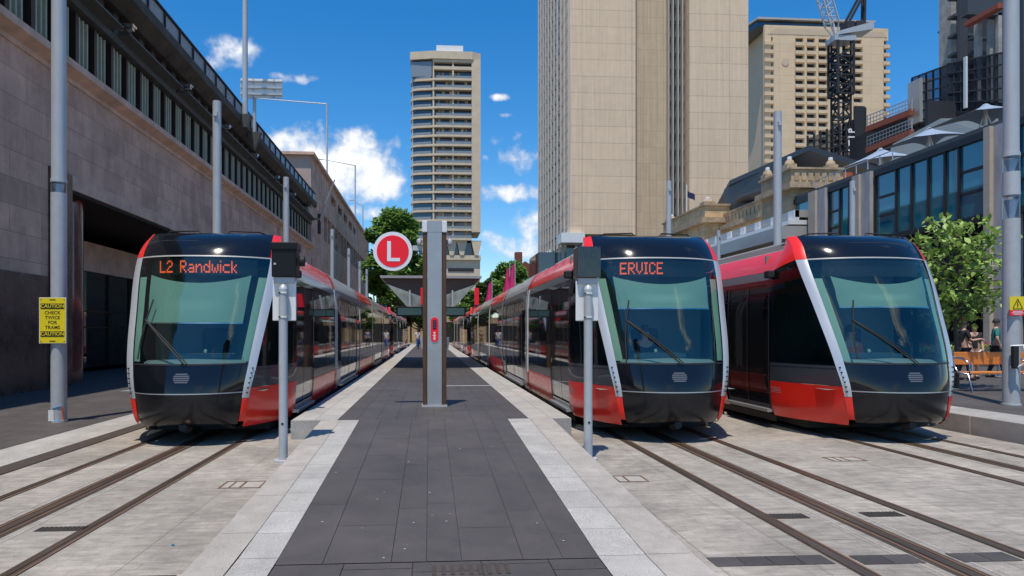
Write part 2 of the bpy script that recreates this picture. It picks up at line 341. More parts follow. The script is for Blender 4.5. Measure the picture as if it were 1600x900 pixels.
pers(1522,592,506,R(-20),'person in a black top and white shorts behind the bench','blackc','whitec','hair',.10,shorts=True,arm=((.5,0),(.2,0)))
pers(1505,594,500,R(80),'person in black holding one arm out, beside the young tree','blackc','blackc','hair',.12,arm=((1.0,0),(.7,0)))
pers(1472,588,520,R(10),'person in a red top half hidden by the rightmost tram','signred','blackc','hair',.10)
x,y=G(646,548,.3)
person(-1.0,60,.3,R(20),1.7,'distant person in white standing at the far platform end','whitec','bluec','hair')
person(1.1,66,.3,R(-30),1.72,'distant person in dark clothes at the far platform end, right side','bluec','blackc','hair')
person(-.4,72,.3,R(-30),1.65,'distant person in black walking beyond the far platform end','blackc','blackc','hair')
person(T2X-.05,10.33+1.62,.55,0,1.7,'driver in dark clothes seated in the cab of the tram reading ERVICE','blackc','blackc','hair',seated=True)
person(T3X-.05,10.05+1.62,.55,0,1.7,'driver in an orange vest seated in the cab of the rightmost tram','hivis','blackc','hair',seated=True)

# ================================================================ GROUND
gm=MB()
gm.face([(-1500,-60,-.05),(1500,-60,-.05),(1500,2500,-.05),(-1500,2500,-.05)])
tag(gm.build('ground',M['asph']),kind='structure')
def slabs(mb, xs, y0, y1, lens, zf, gap=.004, tv=.10, xf=None):
    for a,b in zip(xs[:-1],xs[1:]):
        y=y0-random.random()*lens[0]
        while y<y1:
            l=random.uniform(*lens); ya=max(y,y0)+gap/2; yb=min(y+l,y1)-gap/2; y+=l
            if yb-ya<.02: continue
            n=1
            t=1+random.uniform(-tv,tv)
            mb.face([(a+gap/2,ya,zf(ya)),(b-gap/2,ya,zf(ya)),(b-gap/2,yb,zf(yb)),(a+gap/2,yb,zf(yb))],t)
def frange(a,b,s):
    r=[a]
    while r[-1]+s<b-.05: r.append(r[-1]+s)
    r.append(b); return r
# track paving, pale granite
tp=MB(); tp.face([(-6.2,-3,-.012),(9.0,-3,-.012),(9.0,140,-.012),(-6.2,140,-.012)])
tag(tp.build('track_bed',M['cjoint']),kind='structure')
tp=MB(); slabs(tp, frange(-5.1,9.0,.72), -2, 30, (.9,1.3), lambda y:0, .004, .055); slabs(tp, frange(-5.1,9.0,1.44), 30, 130, (2.5,3.5), lambda y:0, .01, .05)
tag(tp.build('track_paving',M['conc']),kind='structure')
tp=MB(); slabs(tp, [-6.2,-5.78,-5.42], -2, 80, (.9,1.1), lambda y:.004, .005, .07)
tag(tp.build('left_kerb_strip',M['granite']),kind='structure')
tp=MB(); tp.face([(-60,-20,.0),(-6.2,-20,.0),(-6.2,170,.0),(-60,170,.0)])
tag(tp.build('left_pavement',M['leftpav']),kind='structure')
# left slot drain
tp=MB(); tp.face([(-5.42,-2,.004),(-5.12,-2,.004),(-5.12,120,.004),(-5.42,120,.004)])
tag(tp.build('slot_drain',M['seal']),kind='structure')
# right plaza, raised
tp=MB(); tp.box(10.0,90,2,150,-.05,.296); tag(tp.build('right_plaza',M['leftpav']),kind='structure')
tp=MB()
y=2
while y<120:
    l=1.15; jog=0.0
    t=random.uniform(.82,1.12); x0=9.14+random.uniform(-.01,.01)
    tp.box(x0,10.0,y,y+l-.006,-.04,.30,t); y+=l
tag(tp.build('right_kerb',M['granite'],bevel=.012),kind='structure')
# platform
RY0,RY1=5.15,11.3
def rz(y): return 0.012 if y<RY0 else (.3 if y>RY1 else .012+(.288)*(y-RY0)/(RY1-RY0))
core=MB()
def zc(y): return rz(y)-.010
core.prism_axis([(-2,-.05),(RY1,-.05),(RY1,zc(RY1)),(RY0,zc(RY0)),(-2,zc(-2))],-1.72,2.0,'x')
core.box(-2.2,2.32,RY1+.0,86,-.05,.29)
tag(core.build('platform_base',M['joint']),kind='structure')
dk=MB()
xs=[-1.12,-.78,-.28,-.02,.24,.70,1.00,1.27]
for i,(a,b) in enumerate(zip(xs[:-1],xs[1:])):
    slabs(dk,[a,b],RY0+.01,RY1,(1.0,1.8),rz,.006 if i in(1,2,3,4) else .003,.07)
slabs(dk, frange(-1.47,1.62,.31), RY1, 60, (.9,1.5), rz, .004, .06)
slabs(dk, [-1.12,-.62,-.12,.38,.88,1.27], -2, RY0, (.3,.6), rz, .008, .07)
slabs(dk, frange(-1.47,1.62,.62), 60, 85, (2,3), rz, .004, .06)
tag(dk.build('platform_paving',M['paver']),kind='structure')
# granite strips
gr=MB(); pk=MB()
for X0,X1,X2 in ((-1.12,-1.42,-1.72),(1.27,1.64,2.0)):
    a,b=min(X0,X1),max(X0,X1); slabs(gr,[a,b],-2,RY1,(.55,.62),lambda y:rz(y)+.001,.005,.07)
    a,b=min(X2,X1),max(X2,X1); slabs(pk,[a,b],-2,RY1,(1.1,1.3),lambda y:rz(y)+.001,.005,.05)
for s,(X0,X2) in enumerate(((-1.47,-2.2),(1.62,2.32))):
    a,b=min(X0,X2),max(X0,X2); slabs(gr,frange(a,b,.37),RY1,86,(.8,1.2),lambda y:.301,.005,.06)
for X0,X2 in ((-2.2,-1.72),(2.0,2.32)):        # end face blocks
    gr.box(X0,X2,RY1-.012,RY1+.02,-.03,.299,.92)
tag(gr.build('platform_granite_edge',M['granite']),kind='structure')
tag(pk.build('ramp_pink_edge',M['pink']),kind='structure')
gs=MB()
for X in (-1.724,2.004): 
    gs.prism_axis([(-2,-.04),(RY1,-.04),(RY1,rz(RY1)-.001),(RY0,rz(RY0)-.001),(-2,.008)],X-.004,X+.004,'x')
tag(gs.build('ramp_side',M['granite']),kind='structure')
wl=MB(); wl.box(.32,1.62,18.35,18.45,.303,.306); tag(wl.build('white_line',M['white']),kind='structure')
# tactile studs at the foot of the ramp
ts=MB()
for i in range(9):
    x=.02+i*.065
    ts.box(x,x+.03,4.86,5.06,.012,.018)
tag(ts.build('tactile_strip',M['seal']),kind='structure')
# rails
def rail(name,label,x,y1=120,w=.135,mid=False,bend=0,grp=None):
    r=empty(name,(x,-2,0)); tag(r,label,'rail',grp)
    L=y1
    a=MB(); a.face([(-w/2,0,.004),(w/2,0,.004),(w/2,L,.004),(-w/2,L,.004)]); a.build('rail_seal',M['seal'],r)
    if mid:
        b=MB(); b.box(-.035,.035,0,L,.005,.011)
        b.build('power_strip',M['railtop'],r)
        c=MB()
        for s in (-1,1):
            c.box(s*.075-.012,s*.075+.012,0,L,.005,.009)
        c.build('rail_flange',M['rust'],r)
        d=MB(); d.box(-.21,-.19,0,L,.001,.003); d.box(.19,.21,0,L,.001,.003); d.build('edge_line',M['pink'],r)
    else:
        b=MB(); b.box(-.055,.01,0,L,.005,.010); b.build('rail_head',M['railtop'],r)
        c=MB(); c.box(.045,.066,0,L,.005,.009); c.build('rail_flange',M['rust'],r)
    return r
T1X,T2X,T3X=-3.66,3.80,7.36
for cx_,nm in ((T1X,'left track, where the L2 tram stands'),(T2X,'middle track, under the tram showing ERVICE'),(T3X,'right track, beside the raised kerb')):
    rail('tram_rail','left running rail of the '+nm,cx_-.72,grp='grooved running rails')
    rail('tram_rail','right running rail of the '+nm,cx_+.72,grp='grooved running rails')
    rail('power_rail','wide dark centre power rail of the '+nm,cx_,w=.24,mid=True,grp='centre power rails')
# dark setts across
def sett(x0,x1,y0,y1,nm,lab,n):
    m=MB(); w=(x1-x0)/n
    for i in range(n):
        m.box(x0+i*w+.004,x0+(i+1)*w-.004,y0,y1,.0,.0055,random.uniform(.75,1.2))
    o=m.build(nm,M['paver']); return tag(o,lab,'paving band')
sett(2.08,2.98,4.93,5.13,'dark_sett_band','dark paver row from the ramp foot to the first rail right of it',4)
sett(3.18,3.66,4.90,5.10,'dark_sett_band','short dark paver row between left rail and power rail, middle track',2)
sett(3.95,4.42,4.90,5.10,'dark_sett_band','short dark paver row between power rail and right rail, middle track',2)
sett(4.62,5.6,4.88,5.08,'dark_sett_band','dark paver row right of the middle track at the photo edge',4)
sett(-2.8,-1.76,4.88,5.02,'dark_sett_band','dark paver row left of the ramp foot at the bottom edge',5)
def grate(px,py,w,d,lab):
    x,y=G(px,py); m=MB(); m.box(x-w/2,x+w/2,y-d/2,y+d/2,.0,.005)
    r=m.build('drain_grate',M['seal']); tag(r,lab,'drain grate')
    b=MB(); n=int(w/.035)
    for i in range(n): b.box(x-w/2+.008+i*w/n,x-w/2+.008+i*w/n+.018,y-d/2+.01,y+d/2-.01,.005,.010)
    o=b.build('grate_bars',M['grate'],r)
grate(1230,807,.36,.16,'dark iron grate between left rail and power rail of the middle track')
grate(1378,804,.36,.16,'dark iron grate between power rail and right rail of the middle track')
grate(98,827,.42,.13,'rusty iron grate between the left track rails at lower left')
def cover(px,py,w,d,lab):
    x,y=G(px,py); r=box('access_cover',M['pink'],(x-w/2,x+w/2,y-d/2,y+d/2,0,.005)); tag(r,lab,'access cover')
    b=MB()
    for (a,b_,c,e) in ((-w/2,w/2,-d/2,-d/2+.025),(-w/2,w/2,d/2-.025,d/2),(-w/2,-w/2+.025,-d/2+.025,d/2-.025),(w/2-.025,w/2,-d/2+.025,d/2-.025),(-.012,.012,-d/2+.025,d/2-.025),(-w/4-.01,-w/4+.01,-d/2+.025,d/2-.025)):
        b.box(x+a,x+b_,y+c,y+e,.005,.009)
    b.build('cover_frame',M['rust'],r)
cover(380,758,.46,.36,'rust framed square cover left of the ramp beside the left track')
cover(978,749,.46,.34,'rust framed square cover right of the ramp near the right signal post')
cover(1320,718,.46,.30,'worn pale cover between the middle and right tracks')
# pale specks of chewing gum and litter
lb=MB()
for i in range(38):
    y=5.2+random.random()**1.6*16; x=random.uniform(-1.1,1.25); r=random.uniform(.006,.016); z=rz(y)+.003
    lb.face([(x+r*math.cos(a)*random.uniform(.7,1.2),y+r*math.sin(a),z) for a in [k*math.pi/3 for k in range(6)]],random.uniform(.5,1))
tag(lb.build('litter',M['debris']),'pale specks of gum and litter scattered on the charcoal ramp','litter',kind='stuff')
o=MB(); x,y=G(270,853); o.box(x-.01,x+.009,y-.006,y+.010,.005,.014); tag(o.build('bottle_cap',M['blueS']),'small blue scrap lying on the pale paving left of the ramp','scrap')

# ================================================================ TRAMS
def tab(z,t):
    if z<=t[0][0]: return t[0][1]
    if z>=t[-1][0]: return t[-1][1]
    n=len(t)
    for i in range(n-1):
        if z<=t[i+1][0]: break
    def m(k):
        if k==0: return (t[1][1]-t[0][1])/(t[1][0]-t[0][0])
        if k==n-1: return (t[-1][1]-t[-2][1])/(t[-1][0]-t[-2][0])
        a=(t[k][1]-t[k-1][1])/(t[k][0]-t[k-1][0]); b=(t[k+1][1]-t[k][1])/(t[k+1][0]-t[k][0])
        return 0 if a*b<=0 else 2*a*b/(a+b)
    h=t[i+1][0]-t[i][0]; s=(z-t[i][0])/h
    return (2*s**3-3*s*s+1)*t[i][1]+(s**3-2*s*s+s)*h*m(i)+(-2*s**3+3*s*s)*t[i+1][1]+(s**3-s*s)*h*m(i+1)
HW=[(.22,.68),(.4,.745),(.7,.79),(1.21,.865),(2.0,.95),(2.94,1.03),(3.38,.99)]
YC=[(.22,.50),(.34,.40),(.5,.38),(.8,.38),(1.21,.47),(2.0,.80),(2.94,1.26),(3.2,1.43),(3.38,1.66)]
Y0=[(.22,.34),(.3,.16),(.37,.06),(.48,.015),(.75,.0),(1.21,.10),(2.0,.43),(2.94,.88),(3.2,1.08),(3.33,1.30),(3.38,1.52)]
DX=[(.22,.07),(.6,.085),(1.21,.115),(2.94,.135),(3.38,.10)]
DY=[(.22,.05),(.6,.05),(1.21,.06),(2.94,.12),(3.38,.16)]
BX=[(.2,1.22),(.45,1.30),(1,1.325),(2.2,1.325),(2.65,1.295),(2.78,1.275),(3.0,1.20),(3.17,1.08)]
YB=1.95
def FR(u,z):
    hw=tab(z,HW); y0=tab(z,Y0); yc=tab(z,YC)
    return Vector((hw*(1.06*u-.06*u**3 if True else u), y0+(yc-y0)*abs(u)**2.3, z))
def PI_(s,t,z):
    a=FR(s,z); return Vector((a.x+s*tab(z,DX)*(t**.75), a.y+tab(z,DY)*t, z))
def CS(s,t,z,zb=None):
    a=PI_(s,1,z); zb=z if zb is None else zb
    x=abs(a.x)+(tab(zb,BX)-abs(a.x))*(1-(1-t)**1.7)
    return Vector((s*x, a.y+(YB-a.y)*t, z+(zb-z)*t))
FONT={'L':["1....","1....","1....","1....","1....","1....","11111"],'2':[".111.","1...1","....1","..11.",".1...","1....","11111"],
'R':["1111.","1...1","1...1","1111.","1.1..","1..1.","1...1"],'a':[".....",".....",".111.","....1",".1111","1...1",".1111"],
'n':[".....",".....","1.11.","11..1","1...1","1...1","1...1"],'d':["....1","....1",".11.1","1..11","1...1","1...1",".1111"],
'w':[".....",".....","1...1","1...1","1.1.1","1.1.1",".1.1."],'i':["1",".","1","1","1","1","1"],'c':[".....",".....",".1111","1....","1....","1....",".1111"],
'k':["1....","1....","1..1.","1.1..","11...","1.1..","1..1."],'E':["11111","1....","1....","1111.","1....","1....","11111"],
'V':["1...1","1...1","1...1","1...1","1...1",".1.1.","..1.."],'I':["111",".1.",".1.",".1.",".1.",".1.","111"],'C':[".111.","1...1","1....","1....","1....","1...1",".111."],' ':["...."]*7}
LT=33.2
MODS=[0,7.25,13.15,18.6,25.3,33.2]
def make_head(root, flip, text=None, text_x=0, blind_z=2.05, full=True):
    T=(lambda p:(p[0],p[1],p[2])) if not flip else (lambda p:(p[0],LT-p[1],p[2]))
    def P(name,matn,fn,nu,nv,parent=root):
        return MB().grid(lambda a,b:T(fn(a,b)),nu,nv).build(name,M[matn],parent)
    Z=lambda a,b:(lambda v:a+(b-a)*v)
    P('windscreen','wind',lambda a,b:FR(-1+2*a,1.235+(2.925-1.235)*b),28,18)
    P('hood','black',lambda a,b:FR(-1+2*a,2.945+(3.38-2.945)*b),28,10)
    P('nose_panel','black',lambda a,b:FR(-1+2*a,.80+(1.215-.80)*b),28,6)
    P('bumper','bump',lambda a,b:FR(-1+2*a,.30+(.785-.30)*b),28,8)
    P('lower_lip','bump',lambda a,b:FR((-1+2*a)*.97,.22+(.298-.22)*b)+Vector((0,.03,0)),20,3)
    # seams
    for z0,z1,mn,nm in ((1.213,1.237,'rubber','windscreen_seal'),(2.922,2.948,'greyroof','hood_seam'),(.783,.802,'silver','bumper_seam')):
        P(nm,mn,lambda a,b:FR(-1+2*a,z0+(z1-z0)*b)+Vector((0,.002 if nm!='windscreen_seal' else -.006,0)),28,1)
    # slab under nose
    P('under_nose','dark',lambda a,b:Vector((FR(-1+2*a,.22).x*.95,FR(-1+2*a,.22).y+.05+b*1.5,.225)),12,2)
    for s in (-1,1):
        P('pillar','silver',lambda a,b:PI_(s,a,.70+(2.935-.70)*b),6,26)
        P('red_pillar_foot','red',lambda a,b:PI_(s,a,.34+(.695-.34)*b)+Vector((s*.006,-.006,0)),6,6)
        P('red_pillar_cap','red',lambda a,b:PI_(s,a,2.94+(3.38-2.94)*b),6,8)
        P('cab_fairing','red',lambda a,b:CS(s,a,2.94+(3.38-2.94)*b,2.80+(3.17-2.80)*b),14,8)
        P('cab_side_window','cabglass',lambda a,b:CS(s,a,1.18+(2.937-1.18)*b,1.18+(2.79-1.18)*b),14,12)
        P('cab_window_frame','midgrey',lambda a,b:CS(s,a,1.135+(1.178-1.135)*b)+Vector((s*.004,0,0)),14,1)
        P('cab_waist_band','midgrey',lambda a,b:CS(s,a,.86+(1.13-.86)*b),14,4)
        P('cab_lower_panel','red',lambda a,b:CS(s,a,.24+(.855-.24)*b),14,8)
        # black frame band in front of the first door
        P('cab_window_frame','black',lambda a,b:CS(s,.86+.14*a,1.18+(2.79-1.18)*b)+Vector((s*.004,0,0)),3,8)
        # pale inner trim strips seen through the glass edge
        P('inner_trim','trim',lambda a,b:FR(s*(.86+.13*a),1.26+(2.60-1.26)*b)+Vector((-s*.0,.035+.05*(1-a),0)),4,12)
        # LED dots on the pillar foot
        d=MB()
        for k in range(6):
            c=PI_(s,.5,.78+k*.075)+Vector((s*.008,-.012,0)); r=.011
            d.box(*sum(([T(c)[i]-r,T(c)[i]+r] for i in range(3)),[]))
        d.build('marker_lights',M['dark'],root)
        # outlined plate low on the cab side
        pm=MB()
        for (t0,t1,z0,z1) in ((.80,.97,.66,.668),(.80,.97,.74,.748),(.80,.806,.668,.74),(.964,.97,.668,.74),(.83,.94,.69,.70),(.83,.94,.71,.718)):
            pm.grid(lambda a,b:T(CS(s,t0+(t1-t0)*a,z0+(z1-z0)*b)+Vector((s*.004,0,0))),3,1)
        pm.build('data_plate',M['greyroof'],root)
        # mirror camera
        c=CS(s,1.0,2.78); mb=MB(); q=T((c.x+s*.07,c.y-.02,c.z-.03)); mb.box(q[0]-.06,q[0]+.06,q[1]-.09,q[1]+.09,q[2]-.08,q[2]+.05); mb.build('camera_housing',M['rubber'],root,bevel=.02)
    # roof head panel
    def RF(a,b):
        u=-1+2*a; p=PI_(1 if u>0 else -1,1,3.38) if abs(u)>.999 else FR(u*1.0,3.38)
        q=Vector((1.08*u,YB,3.17+.16*(1-u*u)))
        return p*(1-b)+q*b
    P('roof_front','black',RF,20,5)
    # roof cable frame
    z=3.44
    for s in (-1,1):
        fr=MB()
        fr.tube([T((s*.22,1.62,3.37)),T((s*.26,1.66,z)),T((s*.74,1.70,z-.01)),T((s*.86,1.85,z-.05)),T((s*.92,2.3,3.3))],.014,6)
        fr.build('roof_rail',M['rubber'],root)
    # interior
    P('cab_ceiling','cabwall',lambda a,b:Vector((-1.15+2.3*a,1.35+1.0*b,2.80)),2,2)
    P('cab_floor','cabwall',lambda a,b:Vector((-1.1+2.2*a,.55+1.9*b,.80)),2,2)
    w=MB(); w.box(*( (-1.22,1.22)+((2.3,2.34) if not flip else (LT-2.34,LT-2.3))+(.5,3.1) )); w.build('cab_back_wall',M['cabwall'],root)
    def DSH(a,b):
        u=-1+2*a; base=FR(u*.93,1.22); y=base.y+.06+b*.55
        return Vector((base.x*.96,y,1.17+.13*math.sin(min(1,b*1.3)*math.pi*.6)*(1-.25*abs(u))-(.25 if b>.95 else 0)))
    P('dashboard','dash',DSH,18,10)
    wh=MB(); wh.tube([T((.0+.0,1.18,1.42)),T((0,1.0,1.1))],.03,6)
    wh.box(*( (-.45,.45)+((.95,1.25) if not flip else (LT-1.25,LT-.95))+(1.28,1.36) )); wh.build('control_desk',M['cabwall'],root,bevel=.03)
    st=MB(); yy=(1.72,1.84) if not flip else (LT-1.84,LT-1.72); st.box(-.24,.24,*yy,1.0,1.78); yy=(1.35,1.8) if not flip else (LT-1.8,LT-1.35); st.box(-.24,.24,*yy,.95,1.06); st.build('driver_seat',M['rubber'],root,bevel=.05)
    P('sun_blind','blind',lambda a,b:FR((-1+2*a)*.76,blind_z+(2.56-blind_z)*b-.0*(1))+Vector((0,.10,(.0 if b<.5 else .14*(abs(-1+2*a)**2-.5)))),16,6)
    P('blind_bar','chrome',lambda a,b:FR((-1+2*a)*.77,blind_z-.02+.02*b)+Vector((0,.09,0)),16,1)
    # destination display
    P('display_panel','ledpanel',lambda a,b:Vector((FR((-1+2*a)*.80,2.9).x,FR((-1+2*a)*.80,2.9).y+.055,2.63+.26*b)),16,2)
    if text:
        cols=sum(len(FONT[c][0])+1 for c in text)-1; px=.0208; x0=text_x-cols*px/2 ; d=MB(); c0=0
        for ch in text:
            g=FONT[ch]
            for r in range(7):
                for c in range(len(g[0])):
                    if g[r][c]=='1':
                        X=x0+(c0+c)*px; z=2.665+(6-r)*.028
                        def Q(x,zz):
                            hw=tab(2.9,HW); p=FR(max(-1,min(1,x/hw/1.04)),2.9); return T((x,p.y+.045,zz))
                        e=.0208; h=.026
                        d.face([Q(X,z),Q(X+e*.96,z),Q(X+e*.96,z+h),Q(X,z+h)])
            c0+=len(g[0])+1
        d.build('display_text',M['led'],root)
    # wiper
    def W(x,z,o=-.035):
        hw=tab(z,HW); p=FR(x/hw/1.05,z); return T((x,p.y+o,z))
    wp=MB(); wp.tube([W(.02,1.24),W(-.34,1.58),W(-.70,1.90)],.013,6); wp.tube([W(.07,1.24),W(-.28,1.57),W(-.66,1.88)],.009,6)
    wi=wp.build('wiper_arm',M['rubber'],root)
    wb=MB(); wb.tube([W(-.62,2.22,-.02),W(-.69,1.88,-.02),W(-.73,1.6,-.02),W(-.74,1.30,-.02)],.012,6); wb.build('wiper_blade',M['rubber'],wi)
    # emblem on the nose, softly striped rounded badge
    em=MB()
    for k in range(5):
        z=.955+k*.030
        wdt=(.09,.105,.11,.105,.08)[k]
        em.grid(lambda a,b:T(FR((-wdt+2*wdt*a)/.83+.0,z+.020*b)+Vector((0,-.004,0))),6,1)
    em.build('nose_badge',M['badge'],root)
    cp=MB(); cp.tube([T((0,.30,.27)),T((0,.10,.29))],[.09,.06],10); cp.build('coupler_cover',M['rubber'],root)
def make_tram(name,label,X,noseY,text=None,text_x=0,blind_z=2.05,roofstripe=False,grp='red and black trams'):
    root=empty(name,(X,noseY,0)); tag(root,label,'tram',grp)
    make_head(root,False,text,text_x,blind_z)
    make_head(root,True,None,0,2.2)
    for i,(ya,yb) in enumerate(zip(MODS[:-1],MODS[1:])):
        A=ya+.12 if i>0 else YB; B=yb-.12 if i<4 else LT-YB
        redmod=i in (0,2,4)
        for s in (-1,1):
            def S(name,mn,y0,y1,z0,z1,off=0,nz=4,ny=2,par=root):
                return MB().grid(lambda a,b:(s*(tab(z0+(z1-z0)*b,BX)+off),y0+(y1-y0)*a,z0+(z1-z0)*b),ny,nz).build(name,M[mn],par)
            S('roof_fairing','red' if redmod else 'greyroof',A,B,2.80,3.17,0,5)
            S('roof_gutter','gutter',A,B,2.65,2.795,0,2)
            # doors
            if i==0: doors=[(YB+.02,YB+1.75)]; wins=[(YB+1.85,B)]
            elif i==4: doors=[(B-1.75,B-.02)]; wins=[(A,B-1.85)]
            elif i in (1,3): m=(A+B)/2; doors=[(m-1.95,m-.02),(m+.02,m+1.95)] if i!=9 else []; wins=[(A,m-2.05),(m+2.05,B)]
            else: doors=[]; wins=[(A,(A+B)/2-.03),((A+B)/2+.03,B)]
            S('upper_frame','black',A,B,2.56,2.648,0,1)
            for y0,y1 in wins:
                S('window','tglass',y0,y1,.96,2.555,.0,5)
                S('waist_band','midgrey',y0,y1,.79,.955,0,2)
                S('lower_panel','red' if redmod else 'greyroof',y0,y1,.24,.785,0,5)
            for k,(y0,y1) in enumerate(doors):
                dk=MB().grid(lambda a,b:(s*(tab(.36+2.19*b,BX)-.012),y0+(y1-y0)*a,.36+2.19*b),2,8).build('door',M['doorglass'],root)
                f=MB(); 
                for yy in (y0+.02,(y0+y1)/2,y1-.02):
                    f.grid(lambda a,b:(s*(tab(.36+2.19*b,BX)+.006),yy-.018+.036*a,.36+2.19*b),1,8)
                f.grid(lambda a,b:(s*(tab(.40,BX)+.004),y0+(y1-y0)*a,.36+.07*b),1,1)
                f.build('door_frame',M['midgrey'] if i in (0,4) else M['brushed'],dk)
                t=MB(); t.box(min(s*1.25,s*1.36),max(s*1.25,s*1.36),y0,y1,.29,.345); t.build('door_step',M['brushed'],dk)
            # window dividers
            dv=MB()
            for y0,y1 in wins:
                if y1-y0>1.6 and i!=9:
                    n=max(2,int((y1-y0)/1.5))
                    for k in range(1,n): 
                        yy=y0+(y1-y0)*k/n; dv.grid(lambda a,b:(s*(tab(.96+1.59*b,BX)+.004),yy-.02+.04*a,.96+1.59*b),1,5)
            if dv.f: dv.build('window_divider',M['rubber'],root)
            # exterior red edge strip on cab module near the gangway
            if i in (0,4):
                yy=(B-.22,B) if i==0 else (A,A+.22)
            # skirt
            S('skirt','dark',A,B,.12,.235,-.02,1)
        rf=MB(); rf.grid(lambda a,b:((-1+2*a)*1.08,A+(B-A)*b,3.17+.16*(1-(2*a-1)**2)),8,2); rf.build('roof',M['red'] if redmod and False else M['greyroof'],root)
        eq=MB(); eq.box(-.72,.72,A+.6,B-.5,3.24,3.40); eq.build('roof_unit',M['greyroof'],root,bevel=.03)
    for k,y in enumerate(MODS[1:-1]):
        bl=MB()
        for s in (-1,1): bl.grid(lambda a,b:(s*(tab(.25+2.6*b,BX)-.10),y-.12+.24*a,.25+2.6*b),2,6)
        bl.grid(lambda a,b:((-1+2*a)*1.1,y-.12+.24*b,3.12),2,1)
        bl.build('gangway_bellows',M['rubber'],root)
        for side in (-1,1):
            yy=y+side*.10
            for s in (-1,1):
                if side==(1 if k<2 else -1) or k in(0,3): 
                    r=MB(); r.grid(lambda a,b:(s*(tab(.72+2.06*b,BX)+.012),yy-.065+.13*a,.72+2.06*b),2,10)
                    r.grid(lambda a,b:(s*(tab(.72+2.06*b,BX)+.012-.1*a),yy+(-side)*.065*-1,.72+2.06*b),1,10)
                    r.build('gangway_ring',M['white'],root)
                    r=MB(); r.grid(lambda a,b:(s*(tab(2.78+.39*b,BX)+.012),yy-.065+.13*a,2.78+.39*b),2,6); r.build('gangway_ring_cap',M['red'] if k in (0,3) else M['white'],root)
                    r=MB(); r.grid(lambda a,b:(s*(tab(.22+.5*b,BX)+.012),yy-.065+.13*a,.22+.5*b),2,5); r.build('gangway_ring_foot',M['red'],root)
    un=MB(); un.box(-1.0,1.0,1.3,LT-1.3,.10,.30); un.build('underframe',M['dark'],root)
    for yb in (3.0,16,LT-3.0):
        for s in (-1,1):
            for q in (-.8,.8):
                wv=MB(); wv.tube([(s*.66,yb+q,.30),(s*.78,yb+q,.30)],.29,16); wv.build('wheel',M['dark'],root)
    return root
make_tram('tram','red and black tram at the left whose amber display reads L2 Randwick',T1X,10.55,'L2 Randwick',-.05,1.86)
make_tram('tram','red and black tram right of the platform whose amber display reads ERVICE',T2X,10.33,'ERVICE',-.31,2.10)
make_tram('tram','rightmost red and black tram, its display unlit, nearest the raised kerb',T3X,10.05,None,0,2.12)
def far_tram(label,X,Y):
    make_tram('tram',label,X,Y)
far_tram('red tram coupled behind the L2 Randwick tram, far down the left side',T1X,10.55+LT+.35)
far_tram('red tram coupled behind the tram reading ERVICE, far down the right side',T2X,10.33+LT+.35)
# ================================================================ PLATFORM FURNITURE
# totem
tx,ty=.10,13.35
t=empty('platform_totem',(tx,ty,.3)); tag(t,'tall silver and brown totem in the middle of the platform, carrying the L sign','totem')
MB().box(-.135,.135,-.135,.12,.02,3.30).build('front_panel',M['brushed'],t)
for s in (-1,1): MB().box(min(s*.138,s*.225),max(s*.138,s*.225),-.12,.12,.02,3.30).build('side_panel',M['wood'],t,bevel=.012)
[MB().box(a,b,-.14,.125,3.30,3.52).build('cap',M['white'],t,bevel=.012) for a,b in ((-.235,-.138),(.138,.235))]
MB().box(-.135,.135,-.137,.12,3.303,3.515).build('cap_panel',M['brushed'],t)
MB().box(-.24,.24,-.15,.14,0,.035).build('base_plate',M['steel'],t)
rv=MB()
for s in (-1,1):
    for z in frange(.12,3.2,.42): MB().tube([(s*.12,-.141,z),(s*.12,-.134,z)],.006,6).build('rivet',M['steel'],t)
pill=MB()
pts=[(.072*math.cos(a),1.42+(.19 if math.sin(a)>0 or a==0 or a==math.pi else -.19)+.072*math.sin(a)) for a in [k*math.pi/10 for k in range(21)]]
pts=[(.072*math.cos(k*math.pi/12), 1.62+.072*math.sin(k*math.pi/12)) for k in range(13)]+[(.072*math.cos(math.pi+k*math.pi/12), 1.30+.072*math.sin(math.pi+k*math.pi/12)) for k in range(13)]
pill.prism_axis(pts[::-1],-.150,-.1352,'y')
pl=pill.build('help_point',M['signred'],t)
MB().box(-.033,.033,-.154,-.1505,1.47,1.64).build('button_plate',M['signblack'],pl)
bb=MB()
for k in range(3): bb.tube([(0,-.160,1.505+k*.05),(0,-.1545,1.505+k*.05)],.014,12)
bb.build('button',M['bluec'],pl)
gl=MB()
for z,w in ((1.40,.030),(1.372,.018),(1.345,.034),(1.318,.020),(1.29,.030),(1.262,.016)):
    gl.box(-w,w*.7,-.153,-.1505,z,z+.014)
gl.box(-.006,.006,-.1535,-.1505,1.262,1.41)
gl.build('help_symbol',M['signwhite'],pl)
for s in (-1,1):
    cm=MB(); cm.tube([(s*.226,0,3.16),(s*.29,0,3.16)],.018,8); cm.tube([(s*.29,-.03,3.17),(s*.29,-.05,3.12),(s*.29,-.06,3.07)],[.05,.055,.03],10); cm.build('camera',M['steel'],t)
sp=MB()
for s in (-1,1): sp.tube([(s*.235,0,1.10),(s*.235,0,1.32)],[.03,.05],8)
sp.build('speaker',M['steel'],t)
